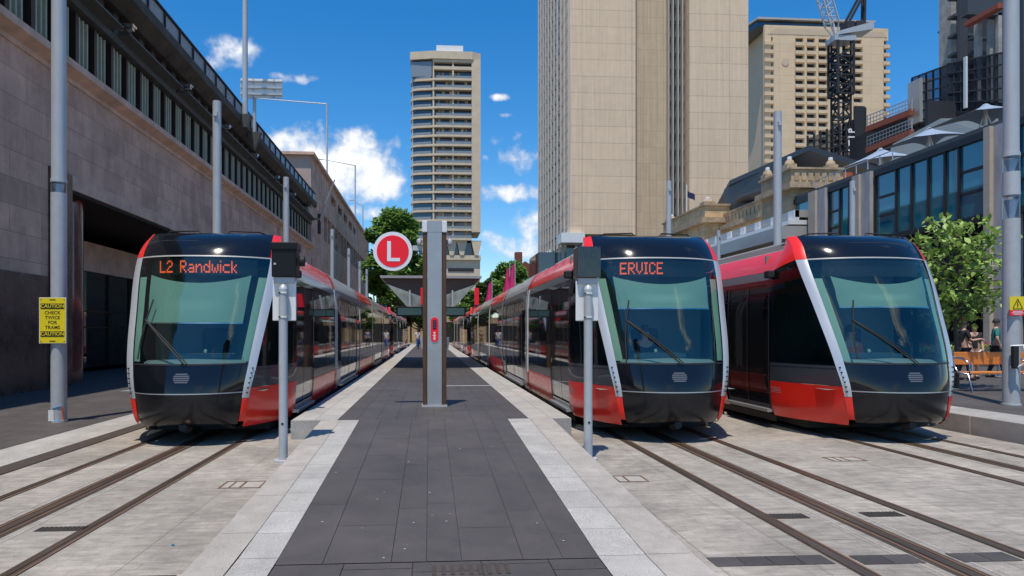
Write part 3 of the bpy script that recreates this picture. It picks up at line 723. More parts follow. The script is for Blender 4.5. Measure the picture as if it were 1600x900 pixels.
# round sign on the totem arm
sg=empty('round_stop_sign',(-.69,13.33,3.245)); tag(sg,'round red sign with a white letter L, on an arm left of the totem','sign')
d=MB(); d.tube([(0,-.03,0),(0,.03,0)],.37,48); d.build('white_ring',M['signwhite'],sg)
d=MB(); d.tube([(0,-.036,0),(0,-.031,0)],.302,48); rd=d.build('red_disc',M['signred'],sg)
d=MB(); d.box(-.105,-.035,-.041,-.0365,-.19,.19); d.box(-.035,.135,-.041,-.0365,-.19,-.128); d.build('letter',M['signwhite'],rd)
MB().box(.372,.555,-.022,.022,.02,.115).build('arm',M['steel'],sg)
# canopy
cy0,cy1=27.0,39.0; KZ=1.406
def kz(p): return [(x*KZ,1.7+(z-1.7)*KZ) for x,z in p]
cn=empty('platform_canopy',(.07,cy0,0)); tag(cn,'wide flat platform canopy with brown soffit and angled mirrored panels behind the totem','canopy')
c=MB(); c.prism_axis(kz([(-1.38,3.20),(1.38,3.20),(1.40,3.27),(-1.40,3.27)]),0,cy1-cy0,'y'); c.build('roof',M['canopyt'],cn)
c=MB(); c.prism_axis(kz([(-1.34,3.195),(-1.2,3.02),(-.28,2.62),(.28,2.62),(1.2,3.02),(1.34,3.195)]),.25,cy1-cy0-.2,'y'); c.build('soffit',M['canopyb'],cn)
for s in (-1,1):
    c=MB(); c.prism_axis(kz([(s*1.20,3.03),(s*.22,2.68),(s*.22,2.40),(s*.70,2.46)]),0,cy1-cy0-.4,'y')
    o=c.build('mirror_panel',M['mirrorp'],cn); o.location.y=.0
for yy in (.8,9.6):
    c=MB(); c.box(-.16,.16,yy,yy+.25,.30,3.0); c.build('column',M['wood'],cn)
for s in (-1,1):
    ds=empty('display_board',(.07+s*.80,26.2,0)); tag(ds,'dark passenger information screen hanging %s of the totem under the canopy'%('left' if s<0 else 'right'),'screen','passenger screens under the canopy')
    MB().box(-.50,.50,0,.14,2.32,2.68).build('case',M['blackbox'],ds,bevel=.01)
    MB().box(-.44,.44,-.004,-.001,2.37,2.63).build('screen',M['screen'],ds)
    MB().box(-.03,.03,.05,.09,2.682,3.3).build('hanger',M['steel'],ds)
# red posts under canopy and beyond
for X,Y,z1,l in ((-.20,25,3.3,'small red panel peeking out left of the totem under the canopy'),(5.7,84,7.1,'bright red upright panel standing beyond the far right tram roofs')):
    w_=.11 if Y<40 else .27
    o=MB().box(X-w_,X+w_,Y-.05,Y+.05,(2.7 if Y<40 else 0),z1).build('red_pylon',M['signred'],bevel=.01); tag(o,l,'pylon')
# signal posts near ramp
def signal(X,Y,label,wrapped):
    r=empty('signal_post',(X,Y,0)); tag(r,label,'signal','signal posts at the ramp')
    MB().tube([(0,0,0),(0,0,2.28)],.058,20).build('pole',M['greypaint'],r)
    MB().tube([(0,0,2.28),(0,-.0,2.32),(0,0,2.345)],[.058,.045,.015],20).build('pole_cap',M['steel'],r)
    MB().box(-.155,.155,.065,.085,1.86,2.40).build('backing_plate',M['white'],r,bevel=.015)
    b=MB(); b.box(-.15,.17,-.02,.26,2.44,2.86)
    hb=b.build('signal_head',M['plastic'] if wrapped else M['blackbox'],r,bevel=.012)
    if not wrapped:
        MB().box(-.165,.185,-.035,.27,2.80,2.90).build('hood',M['blackbox'],hb,bevel=.01)
        MB().tube([(.19,.1,2.66),(.26,.1,2.66)],.07,12).build('horn',M['rubber'],hb)
        MB().box(-.12,-.09,-.025,-.021,2.60,2.625).build('latch',M['steel'],hb)
    MB().box(-.13,.14,.02,.22,2.36,2.437).build('mounting_bracket',M['steel'],r)
    for z in (1.90,2.22): MB().tube([(0,0,z),(0,0,z+.02)],.066,20).build('clamp',M['chrome'],r)
    MB().tube([(0,-.061,.50),(0,-.056,.50)],.017,10).build('port',M['rubber'],r)
    MB().tube([(0,0,0),(0,0,.02)],.13,20).build('base_plate',M['steel'],r)
signal(-1.93,9.40,'grey post with bare black signal box at the left ramp edge, before the L2 tram',False)
signal(2.13,9.25,'grey post whose signal box is wrapped in black plastic, right of the ramp',True)

# ================================================================ POLES
def bigpole(name,X,Y,z0,r0,r1,H,label,zl=None,grp=None,lens=()):
    p=empty(name,(X,Y,z0)); tag(p,label,'pole',grp)
    MB().tube([(0,0,.0),(0,0,zl if zl else H)],r0,28).build('lower_shaft',M['greypaint'] if zl else M['steel'],p)
    MB().tube([(0,0,0),(0,0,.03)],r0+.02,28).build('base_ring',M['steel'],p)
    if zl:
        zz=zl
        for h in lens:
            g=MB(); g.tube([(0,0,zz+.02),(0,0,zz+h*.8)],[r0*.35,r0*.8],16); g.build('lamp_lens',M['sail'],p)
            g=MB(); g.tube([(0,0,zz),(0,0,zz+h)],r0*.98,28,cap=False); g.build('lens_glass',M['lensg'],p)
            g=MB(); g.tube([(0,0,zz+h),(0,0,zz+h+.07)],r0*1.02,28); g.build('collar',M['steel'],p)
            zz+=h+.07
            if len(lens)>1 and h==lens[0]:
                g=MB(); g.tube([(0,0,zz),(0,0,zz+.38)],r0,28); g.build('middle_shaft',M['steel'],p); zz+=.38
        MB().tube([(0,0,zz),(0,0,H)],[r1*1.0,r1*.93],28).build('upper_shaft',M['steel'],p)
    return p
M['lensg']=glassmat('clear_lens_glass',(.93,.95,.97),(1,1,1),.05,.08)
lx,ly=G(92,659)
zL=WY(92,302,ly)[2]
pl=bigpole('lighting_mast',lx,ly,0,.138,.130,12.5,'tall thick grey mast at far left carrying the yellow caution sign',zL,None,(.20,))
g=MB(); g.tube([(0,0,.02),(0,0,.20)],.170,24,cap=False); 
st=MB(); st.box(-.12,-.02,-.146,-.138,.03,.24); st.build('sticker',M['white'],pl)
st=MB(); st.tube([(-.05,-.138,.26),(.05,-.136,.30),(.10,-.10,.31)],.012,6); st.tube([(-.02,-.14,.03),(.08,-.12,.035)],.016,6); st.build('blue_sticker',M['blueS'],pl)
st=MB(); st.tube([(.10,-.10,.30),(.125,-.07,.03)],.012,6); st.build('orange_sticker',M['hivis'],pl)
s=empty('caution_sign',(lx-.03,ly-.16,WY(92,501,ly)[2])); tag(s,'yellow sign reading CAUTION CHECK TWICE FOR TRAMS on the far left mast','sign')
MB().box(-.245,.245,-.004,.004,-.435,.435).build('sign_plate',M['white'],s)
MB().box(-.235,.235,-.008,-.0045,-.425,.425).build('sign_face',M['yellow'],s)
for z in (.27,-.255):
    k=MB().box(-.215,.215,-.012,-.0085,z-.05,z+.05).build('black_band',M['signblack'],s)
    text_mb('CAUTION',.095,M['yellow'],'band_lettering',s,Matrix.Translation((0,-.0135,z))@Matrix.Rotation(R(90),4,'X'),.001,.0015)
for i,tw in enumerate(('CHECK','TWICE','FOR','TRAMS')):
    text_mb(tw,.088,M['signblack'],'lettering',s,Matrix.Translation((0,-.0095,.145-i*.093))@Matrix.Rotation(R(90),4,'X'),.001,.001)
for sx in (-1,1):
    for sz in (-1,1): MB().tube([(sx*.21,-.012,sz*.395),(sx*.21,-.008,sz*.395)],.009,8).build('screw',M['signblack'],s)
for z in (.39,-.39): MB().box(-.055,.055,-.011,-.0085,z-.008,z+.008).build('small_print',M['signblack'],s)
# right mast
rx,ry=G(1580,633,.3)
zR=WY(1580,342,ry)[2]-.3
pr=bigpole('lighting_mast',rx,ry,.3,.145,.132,12.8,'tall thick grey mast at far right behind the wooden bench',zR,None,(.45,.30))
MB().box(-.05,.05,-.30,-.20,WY(1570,575,ry)[2]-.3,WY(1570,540,ry)[2]-.3).build('push_button_box',M['rubber'],pr,bevel=.02).location=(-.12,.03,0)
hd=MB(); zb=WY(1570,557,ry)[2]-.3
hd.tube([(-.15,-.16,zb+.20),(-.02,-.30,zb+.22),(.0,-.32,zb+.05),(.0,-.32,zb-.12),(-.1,-.25,zb-.2),(-.15,-.16,zb-.2)],.022,8)
hd.build('push_button_frame',M['white'],pr)
s=empty('electric_warning_sign',(rx-.02,ry-.165,WY(1580,480,ry)[2])); tag(s,'small yellow and red electrical warning sign strapped to the far right mast','sign')
MB().box(-.155,.155,-.004,.004,-.06,.20).build('yellow_plate',M['yellow'],s)
MB().box(-.155,.155,-.005,.004,-.165,-.063).build('red_plate',M['signred'],s)
tri=MB()
for a,b in (((-.10,-.03),(.10,-.03)),((.10,-.03),(0,.155)),((0,.155),(-.10,-.03))): tri.bar((a[0],-.007,a[1]),(b[0],-.007,b[1]),.014,.004)
tri.bar((.01,-.007,.11),(-.012,-.007,.055),.012,.004); tri.bar((-.012,-.007,.06),(.014,-.007,.05),.010,.004); tri.bar((.012,-.007,.052),(-.006,-.007,-.005),.012,.004)
tri.build('warning_triangle',M['signblack'],s)
for k,w in ((-.085,.10),(-.115,.12),(-.14,.08)): MB().box(-w,w,-.008,-.0055,k-.006,k+.006).build('small_print',M['signwhite'],s)
# rows of plain poles
def plain(X,Y,H,r,label,grp):
    p=empty('street_pole',(X,Y,0)); tag(p,label,'pole',grp)
    MB().tube([(0,0,0),(0,0,H)],r,18).build('shaft',M['steel'],p)
    MB().tube([(0,0,H),(0,0,H+.03)],r*.94,18).build('cap',M['steel'],p)
    MB().box(-.05,.05,-r-.05,-r+.02,H-.42,H-.30).build('small_sensor',M['steel'],p)
GL='grey poles lining the stone wall side'
for (px,pt),l in zip(((339,160),(447,278),(519,359),(545,389),(562,409),(573,421)),
    ('nearest of the grey poles beside the stone wall, rising behind the L2 tram','second pole of the row beside the stone wall, before the pale stone block','third pole from the camera in the row beside the stone wall','fourth pole from the camera in the row beside the stone wall','fifth pole from the camera in the row beside the stone wall','farthest pole of the row beside the stone wall, next to the plane tree')):
    X,Y,z=WX(px,pt,-5.9); plain(X,Y,z,.115,l,GL)
for px,pt,X,l in ((1215,176,10.35,'tall grey pole between the ERVICE tram and the rightmost tram, before the hotel tower'),(1045,284,10.35,'thin grey pole rising behind the ERVICE tram roof, before the big tower'),(1332,284,18.2,'grey pole before the glass building, over the rightmost tram'),(1123,361,18.2,'smallest grey pole, seen between the ERVICE tram and the sandstone building')):
    X,Y,z=WX(px,pt,X); plain(X,Y,z,.115,l,'grey poles on the right side')

# ================================================================ LEFT: STATION WALL
B=empty('station_building',(-11.5,0,0)); tag(B,'long brown stone station wall with louvred window strip at the left','building')
def bb_(nm,mt,b,par=B,bev=0): return MB().box(*b).build(nm,M[mt],par,bevel=bev)
YS,YE=2,69
oy0,oy1=23.2,38.0       # portal
# wall pieces (local x: face at 0, body to -2)
bb_('wall','sand',(-2,0,YS,oy0-1.25,3.4,9.7))
bb_('wall','sand',(-2,0,oy0-1.25,oy1+1,6.75,9.7))
bb_('wall','sand',(-2,0,oy1+1,YE,0,9.7))
bb_('stone_base','polish',(-2,.04,YS,oy0-1.25,-.05,3.4))
bb_('portal_surround','polish',(-2,.10,oy0-1.25,oy0,-.05,6.75))
bb_('portal_lintel','sandled',(-2,.08,oy0,oy1,6.30,6.748))
bb_('portal_side','polish',(-2,.08,oy1,oy1+1,-.05,6.748))
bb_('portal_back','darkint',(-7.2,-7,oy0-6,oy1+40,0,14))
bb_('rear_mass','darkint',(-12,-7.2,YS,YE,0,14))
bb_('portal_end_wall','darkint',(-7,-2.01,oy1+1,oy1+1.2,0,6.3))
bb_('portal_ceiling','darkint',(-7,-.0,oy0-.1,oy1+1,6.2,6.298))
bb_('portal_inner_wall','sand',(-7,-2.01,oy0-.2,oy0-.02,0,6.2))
bb_('portal_upper_panel','sandled',(-3.3,-3.1,oy0+2.0,oy1,4.35,5.6))
sh=bb_('shop_front','tglass',(-3.3,-3.2,oy0+2.0,oy1,.2,4.34))
for k in range(5):
    y=oy0+2+k*2.6; bb_('mullion','bronze',(-3.19,-3.1,y,y+.08,.2,4.34),sh)
for z in (1.9,2.6): bb_('transom','bronze',(-3.19,-3.12,oy0+2.0,oy1,z,z+.07),sh)
col=MB(); col.tube([(-1.0,oy0+1.6,0),(-1.0,oy0+1.6,6.2)],.62,24); col.build('entrance_column',M['column'],B)
# ledge
lg=MB(); lg.prism_axis([(-1.2,9.7),(.05,9.7),(.05,9.85),(.42,10.0),(.42,10.22),(.30,10.27),(-1.2,10.27)],YS,YE,'y'); lg.build('cornice',M['sandled'],B)
bb_('window_band','wglass',(-1.2,-.45,YS,YE,10.27,12.3))
nb=int((YE-YS)/1.28)
for k in range(nb):
    y=YS+k*1.28; m=MB(); 
    for j in range(3): m.box(-.44,-.12,y+.30+j*.27,y+.39+j*.27,10.28,12.2)
    m.build('louvre_bay',M['fin'],B)
for k in range(nb): bb_('dark_mullion','bronze',(-.44,-.05,YS+k*1.28-.05,YS+k*1.28+.12,10.28,12.2))
bb_('window_head','roofm',(-1.2,.1,YS,YE,12.3,12.55))
# projecting shelves in lengths, bent lamps at joints
k=0; y=YS
while y<YE-3:
    m=MB(); m.prism_axis([(.1,12.56),(.55,12.63),(.55,12.70),(.1,12.66)],y,y+5.6,'y'); m.build('awning',M['roofm'],B)
    m=MB(); m.box(.35,.85,y+5.62,y+5.98,12.76,12.84); m.box(.3,.8,y+5.7,y+5.9,12.66,12.76); m.build('awning_bracket',M['chrome'],B); y+=6.1
bb_('recess_back','darkint',(-1.6,-1.4,YS,YE,12.55,14.0))
for k in range(int((YE-YS)/1.22)): bb_('recess_column','deckc',(-.9,-.55,YS+k*1.22,YS+k*1.22+.42,12.55,14.0))
# deck above
D=empty('elevated_road_deck',(-11.5,0,0)); tag(D,'weathered concrete road deck with glass side rail above the station wall','road deck')
m=MB(); m.prism_axis([(-14,14.0),(-.3,14.0),(.25,14.35),(.25,14.75),(-14,14.75)],YS,YE+2,'y'); m.build('deck_edge',M['deckc'],D)
y=YS
while y<YE+1:
    m=MB(); m.box(.12,.15,y+.05,y+1.75,14.80,15.42); m.build('rail_panel',M['railglass'],D)
    m=MB(); m.box(.06,.22,y-.04,y+.04,14.75,15.5); m.build('rail_post',M['scaff'],D); y+=1.8
MB().box(.08,.22,YS,YE+1.4,15.46,15.54).build('hand_rail',M['scaff'],D)
# deck masts and sign
x,y,z=WX(375,196,-11.35)
r=empty('tall_mast',(x+.3,y,0)); tag(r,'very tall thin mast rising from the road deck out of the photo','mast','lamps and masts on the road deck')
MB().tube([(0,0,z),(0,0,33)],[.17,.12],14).build('shaft',M['steel'],r); MB().prism_axis([(-.32,z+.65),(-.16,z-.15),(.16,z-.15),(.32,z+.65)],-.2,.2,'y').build('bracket',M['roofm'],r)
x,y,z=WX(390,212,-11.35)
r=empty('gantry_sign',(x+.3,y,0)); tag(r,'horizontal road sign board seen from behind on a deck post','sign')
MB().tube([(0,0,z),(0,0,z+3.6)],.11,12).build('post',M['steel'],r); MB().prism_axis([(-.45,z+.2),(0,z-.9),(.45,z+.2)],-.2,.2,'y').build('bracket',M['roofm'],r)
p0=WY(376,152,y-.3); p1=WY(441,124,y-.3)
MB().box(p0[0]-x-.3,p1[0]-x-.3,-.3,-.22,p0[2],p1[2]).build('sign_board',M['white'],r)
w=MB(); dz=(p1[2]-p0[2])
for a in (.15,.5,.85): w.box(p0[0]-x-.3,p1[0]-x-.3,-.42,-.31,p0[2]+dz*a-.03,p0[2]+dz*a+.03)
for a in (.06,.3,.8): 
    xx=p0[0]-x-.3+(p1[0]-p0[0])*a; w.box(xx-.04,xx+.04,-.36,-.303,p0[2],p1[2])
w.build('board_stiffener',M['steel'],r)
# arm lamps
for px,top,base,arm,Y,l in ((511,162,300,388,84,'nearest bent arm street lamp over the stone block'),(555,258,330,498,110,'second bent arm street lamp over the stone block, lower and farther'),(567,322,352,548,138,'farthest bent arm street lamp over the stone block')):
    X,_,zt=WY(px,top,Y); zb=14.7; xa,_,za=WY(arm,top-9,Y)
    r=empty('street_lamp',(X,Y,0)); tag(r,l,'street lamp','bent arm street lamps on the road deck')
    MB().tube([(0,0,zb),(0,0,zt)],.11,10).build('pole',M['steel'],r); MB().tube([(0,0,zt-.05),(xa-X+.6,0,za)],[.08,.05],8).build('arm',M['steel'],r)
    MB().box(xa-X-.3,xa-X+.6,-.15,.15,za-.05,za+.07).build('lamp_head',M['steel'],r,bevel=.03)
# stone block
K=empty('stone_block_building',(-11.5,69,0)); tag(K,'pinkish stone block with flat eaves, flagpole and dark window strip beyond the louvred wall','building')
MB().box(-2.6,0,0,.3,14.2,19.0).build('front_wall',M['sandf'],K)
MB().box(-2.6,0,-.002,.3,9,14.198).build('lower_front_wall',M['sandf'],K)
L_=65
def sw(y0,y1,z0,z1,nm='side_wall',mt='sand'): MB().box(-2.6,-.0,y0,y1,z0,z1).build(nm,M[mt],K)
sw(.301,L_,17.9,19.0); sw(.301,8,0,17.9); sw(8,L_,10.5,11.9,); sw(8,L_,0,10.5,'lower_wall'); sw(8,L_,14.6,16.9)
sw(8,14,16.9,17.9)
for k in range(5): sw(14+k*6+4,14+k*6+6,16.9,17.9)
sw(44,L_,16.9,17.9)
MB().box(-2.6,-.5,8,L_,11.9,14.6).build('window_strip',M['wglass'],K)
for k in range(19): MB().box(-.5,-.02,8+k*3,8+k*3+.5,11.9,14.6).build('pier',M['sand'],K)
MB().box(-2.6,-.6,13.5,44,16.9,17.9).build('slot_back',M['darkint'],K)
MB().box(-3.0,.35,-.4,L_+.3,19.0,19.28).build('eaves',M['sandled'],K)
MB().box(-9.5,-2.6,.0,L_,9,19.0).build('roof_block',M['sandf'],K)
fx=WX(497,350,-11.5); f1=WX(541,300,-10.2)
fp=MB(); fp.tube([(0.05,fx[1]-69,fx[2]),(1.9,fx[1]-69-1.5,fx[2]+4.3)],[.12,.06],8); fpo=fp.build('flagpole',M['steel'],K)
MB().box(.0,.25,fx[1]-69-.3,fx[1]-69+.3,fx[2]-1.0,fx[2]+1.0).build('flagpole_bracket',M['scaff'],K)
# balcony between deck end and block
MB().box(-3.4,.1,67.4,68.9,12.9,13.7).build('end_parapet',M['sandled'],D)
# spotlights
for k in range(2):
    m=MB(); m.box(-3.0+k*.7,-2.6+k*.7,67.6,67.9,16.2,16.6); m.bar((-2.8+k*.7,67.8,13.7),(-2.8+k*.7,67.8,16.2),.08); m.build('floodlight',M['scaff'],D,bevel=.03)
rr=MB()
for k in range(8): rr.bar((-3.2+k*.45,67.5,13.7),(-3.2+k*.45,67.5,15.4),.05)
rr.bar((-3.3,67.5,15.4),(.2,67.5,15.4),.06); rr.build('end_railing',M['scaff'],D)

# ================================================================ TOWERS
def U(px,Y): return WY(px,400,Y)[0]
# apartment tower
TY=250.0; T=empty('apartment_tower',(0,TY,0)); tag(T,'slim concrete apartment tower with balconies on every floor, behind the totem','tower')
xL,xa,xb,xc,xd=U(641,TY),U(676,TY),U(716,TY),U(737,TY),U(751,TY)
zt=WY(700,122,TY)[2]; fh=3.37
def zz(py): return WY(700,py,TY)[2]
outer=[(xL,6),(xL+.1,4.2),(xL+.8,2.9),(xL+2.2,1.9),(xa-.8,.75),(xa+1.2,.2),(xa+4,0),(xc,0),(xc,14),(xL+1,14)]
nf=int((zz(122)-zz(375))/fh)
core=MB(); core.prism([(xL+.9,3),(xa+.4,2.0),(xc-.1,2.0),(xc-.1,14),(xL+.9,14)],zz(375),zz(90)); core.build('window_wall',M['wglass'],T)
for k in range(nf+1):
    z=zz(375)+k*fh
    MB().prism([(x,y) for x,y in outer],z,z+.80).build('balcony_band',M['conct'],T)
    g=MB(); g.bar((xL+.9,3.0,z+1.3),(xL+2.2,2.0,z+1.3),.05,.8); g.bar((xL+2.2,2.0,z+1.3),(xa-.5,.75,z+1.3),.05,.8); g.bar((xa+1.2,.3,z+1.3),(xc,.12,z+1.3),.05,.8); g.build('balcony_glass',M['railglass'],T)
    # odd curtains and furniture behind the rails
    g=MB()
    for j in range(9):
        if random.random()<.5:
            x=xa+.5+j*(xc-xa-1.5)/9; MB().box(x,x+random.uniform(.5,1.2),1.85,1.99,z+.82,z+fh-.1,random.uniform(.4,1.1)).build('curtain',M['conct'],T)
for x,yy in ((xL+.9,3.2),(xa+.3,.6),((xa+xc)/2+.3,.4)):
    MB().box(x-.3,x+.3,yy,yy+2.2,zz(375),zz(92)).build('fin_wall',M['conct'],T)
MB().box(xc,xd,.2,17,zz(362),zz(92)).build('side_wall',M['conct'],T)
MB().prism([(xL-.1,4),(xL-.1,1.7),(xa,-.2),(xc+.2,-.2),(xd+.1,1.5),(xd+.1,17.2),(xL,16)],zz(92),zz(80)).build('roof_band',M['conct'],T)
MB().prism([(U(682,TY),2),(U(724,TY),2),(U(724,TY),13),(U(682,TY),13)],zz(80),zz(77)+2.2).build('plant_room',M['white'],T)
MB().box(U(678,TY),U(728,TY),1.5,13.5,zz(80),zz(80)+.6).build('roof_terrace',M['white'],T)
MB().prism([(xL+.2,3),(xL+.2,2.2),(xa-.3,.75),(xa-.3,1.2)],zz(118),zz(95)).build('penthouse_glass',M['railglass'],T)
MB().box(xa+.4,xc,.3,2.2,zz(108),zz(103)).build('penthouse_band',M['conct'],T)
MB().box(xa+.4,xc,.3,2.2,zz(96.5),zz(92.2)).build('penthouse_band',M['conct'],T)
for k in range(5): MB().box(xL+.6+k*1.4,xL+.75+k*1.4,2.3-k*.28,2.6-k*.28,zz(118),zz(95)).build('penthouse_mullion',M['conct'],T)
# tower foot
MB().box(xL+2,xd,2.5,15,0,zz(405)).build('lower_wall',M['conct'],T)
for j,py in enumerate((418,432)): MB().box(U(700,TY),U(741,TY),2.3,2.6,zz(py+5),zz(py)).build('slot_window',M['darkint'],T)
MB().box(xL+1.5,xd+.2,1.5,15,zz(405),zz(398)).build('transfer_slab',M['conct'],T)
MB().box(xL+3,xd-1,4,14,zz(398),zz(375)).build('recessed_glazing',M['wglass'],T)
for px in (648,664,684,706,722,745):
    x=U(px,TY); MB().prism_axis([(x-1.9,zz(375)),(x+1.9,zz(375)),(x+.7,zz(398)),(x-.7,zz(398))][::-1],1.2,3,'y').build('raking_column',M['conct'],T)
# big beige tower
BY=122.0; T=empty('office_tower',(0,BY,0)); tag(T,'huge beige panelled office tower that runs out of the top of the photo','tower')
ZT=78; zb=WY(950,366,BY)[2]
def pan(pa,pb,y0,y1,z0,nm,mt): return MB().box(U(pa,BY),U(pb,BY),y0,y1,z0,ZT).build(nm,M[mt],T)
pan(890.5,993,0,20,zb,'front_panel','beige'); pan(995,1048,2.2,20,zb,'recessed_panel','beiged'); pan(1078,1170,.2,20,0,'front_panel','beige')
pan(1048,1077.8,3.0,20,0,'glazed_slot','wglass')
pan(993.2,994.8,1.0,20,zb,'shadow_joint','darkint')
for k,px in enumerate((1049,1056,1064,1071)): 
    MB().box(U(px,BY),U(px,BY)+.22,1.6,3.0,0,ZT).build('slot_fin',M['beigefin'],T)
for k in range(26):
    z=2+k*2.95; MB().box(U(1048,BY),U(1077.5,BY),2.6,2.98,z,z+.7).build('slot_spandrel',M['bronze'],T)
# curved west side
x0,y0=U(890,BY),0.0; x1,y1=WY(843,400,150)[0],28.0
def curve(t): 
    # concave quarter sweep from the front corner back to the left
    cxp=x0-.3; cyp=y1*.62
    a=(1-t)**2; b=2*t*(1-t); c=t*t
    return (a*x0+b*cxp+c*x1, a*y0+b*cyp+c*y1)
gb=MB(); gb.grid(lambda a,b:(curve(a)[0]+.25,curve(a)[1]+.2,zb-.5+(ZT-zb)*b),14,1,smooth=True); gb.build('curved_glazing',M['wglass'],T)
for k in range(11):
    x,y=curve(k/10)
    f=MB(); f.prism([(x-.35,y-.0),(x+.0,y-.12),(x+.1,y+.12),(x-.25,y+.2)],zb-1.5,ZT); f.build('curved_side_fin',M['beigefin'],T)
for k in range(19):
    z=zb+k*2.95+1; f=MB()
    f.grid(lambda a,b:(curve(a)[0]-.12,curve(a)[1]+.1,z+.35*b),14,1); f.build('curved_spandrel',M['limew'],T)
MB().box(x0,U(1048,BY)-.2,3,18,0,zb-.0).build('lobby_glass',M['wglass'],T)
MB().box(U(866,BY+6),U(912,BY),-1.0,2.9,WY(900,380,BY)[2],WY(900,372,BY)[2]+.8).build('podium_wall',M['white'],T)
MB().box(U(850,BY),x0-.01,6,18,0,WY(870,388,BY)[2]).build('podium_glass',M['wglass'],T)
for px in (884,905,925,960,1000): MB().box(U(px,BY)-.25,U(px,BY)+.25,2.4,2.95,0,zb).build('lobby_column',M['beigefin'],T)
# hotel tower
HY_=255.0; T=empty('hotel_tower',(0,HY_,0)); tag(T,'tan hotel tower with rows of small dark windows, behind the black crane','tower')
def hz(py): return WY(1300,py,HY_)[2]
hxL,hxR=U(1205,HY_),U(1388,HY_)
hw=MB()
# front facade with window openings punched, as strips
def sx3(z3): return 1160+z3/3.461
cols=[(287,330),(349,392),(412,456),(479,518),(541,580),(602,645),(664,700)]
rows=[(210+45.3*k)/3.461 for k in range(21)]
ztop=hz(42); zbot=0
edges=[hxL]
winx=[(U(sx3(a),HY_),U(sx3(b),HY_)) for a,b in cols if (a,b)!=(664,700)]
cw=(U(sx3(120),HY_),U(sx3(164),HY_)); winx=[cw]+winx+[(U(sx3(765),HY_),hxR+.01)]
x=hxL
for a,b in winx:
    MB().box(x,a,0,1.2,zbot,ztop).build('pier',M['hotel'],T); x=b
zr=[(hz(r+7.2),hz(r)) for r in rows]     # (bottom, top)
tops=ztop
for zb_,zt_ in zr+[(None,None)]:
    z1=tops; z0=zt_ if zt_ is not None else 0
    MB().box(hxL+.05,hxR-.05,.03,1.19,z0,z1).build('spandrel',M['hotel'],T)
    tops=zb_
# sloping sills, one per window
nwin=0; sl=MB()
for zb_,zt_ in zr:
    for a,b in winx:
        nwin+=1; w_=MB() if nwin<=100 else sl
        w_.prism_axis([(-.55,zb_-1.3),(.0,zb_-1.7),(.0,zb_+.1),(-.55,zb_-.05)],a-.25,b+.25,'x')
        if nwin<=100: w_.build('window_box',M['hotel'],T)
tag(sl.build('window_box',M['hotel'],T),kind='stuff')
MB().box(hxL+.1,hxR-.1,1.25,24,0,ztop-.2).build('window_glass',M['wglass'],T)
# side
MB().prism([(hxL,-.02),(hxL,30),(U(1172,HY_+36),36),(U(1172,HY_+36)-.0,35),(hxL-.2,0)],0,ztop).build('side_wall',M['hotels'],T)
sdw=MB(); xs0=U(1172,HY_+36)
for zb_,zt_ in zr:
    for t0 in (.18,.62):
        for q in (0,):
            xa_=hxL+(xs0-hxL)*t0; ya_=35*t0; xb_=hxL+(xs0-hxL)*(t0+.28); yb_=35*(t0+.28)
            sdw.prism([(xa_-.35,ya_-.1),(xb_-.35,yb_-.1),(xb_+.1,yb_+.1),(xa_+.1,ya_+.1)][::-1],zb_,zt_)
sdw.build('side_window',M['wglass'],T)
MB().prism([(U(1178,HY_),12),(U(1186,HY_),1.5),(U(1365,HY_),1.5),(U(1365,HY_),24),(U(1178,HY_),28)],ztop,hz(33)).build('penthouse_glass',M['wglass'],T)
MB().prism([(U(1174,HY_),14),(U(1184,HY_),0),(U(1368,HY_),0),(U(1368,HY_),26),(U(1174,HY_),30)],hz(33),hz(30)).build('roof_slab',M['beigefin'],T)
for a,b,h in ((1218,1232,25),(1234,1246,24),(1247,1264,24),(1266,1300,29)): MB().box(U(a,HY_),U(b,HY_),8,14,hz(30),hz(h)).build('roof_plant',M['roofm'] if h==24 else M['beigefin'],T)
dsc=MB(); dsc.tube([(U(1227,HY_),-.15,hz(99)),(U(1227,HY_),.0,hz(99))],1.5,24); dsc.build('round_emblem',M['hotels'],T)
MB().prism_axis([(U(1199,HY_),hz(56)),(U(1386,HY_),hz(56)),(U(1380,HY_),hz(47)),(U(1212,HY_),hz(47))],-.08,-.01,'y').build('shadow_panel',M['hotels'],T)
# ================================================================ RIGHT: SANDSTONE BUILDING
S=empty('sandstone_building',(33,0,0)); tag(S,'golden sandstone classical building with balustrades behind the trams','building')
def S_(nm,mt,b,bev=0): return MB().box(*b).build(nm,M[mt],S,bevel=bev)
X0=33.0
ya=WX(1187,300,X0)[1]; yb=WX(1118,330,X0)[1]; yc=WX(1050,340,X0)[1]
zc_=WX(1150,318,X0)[2]
# long wing facade x=0 from ya..yb
zw=WX(1187,305,X0)[2]
print('sandstone',ya,yb,yc,zw,WX(1118,325,X0)[2])
# wing: face at local x=1
S_('wing_wall','stone',(1,12,ya,yb,0,zw-2.0)); S_('wing_cornice','stoned',(.4,12,ya,yb,zw-2.0,zw-1.5)); S_('wing_parapet','stone',(1.0,1.5,ya,yb,zw-1.5,zw-.25)); S_('parapet_cap','stoned',(.85,1.65,ya,yb,zw-.248,zw))
S_('string_course','stoned',(.55,1,ya,yb,zw-6.6,zw-6.1))
n=7
for k in range(n):
    y=ya+1.2+(yb-ya-3)*k/(n-1)
    S_('wing_window','darkint',(.93,1.3,y,y+1.1,zw-5.4,zw-3.3)); S_('window_sill','stoned',(.8,.93,y-.2,y+1.3,zw-5.65,zw-5.41))
for k in range(12):
    y=ya+(yb-ya)*k/12; S_('parapet_panel','stoned',(.93,.998,y+.5,y+(yb-ya)/12-.5,zw-1.25,zw-.5))
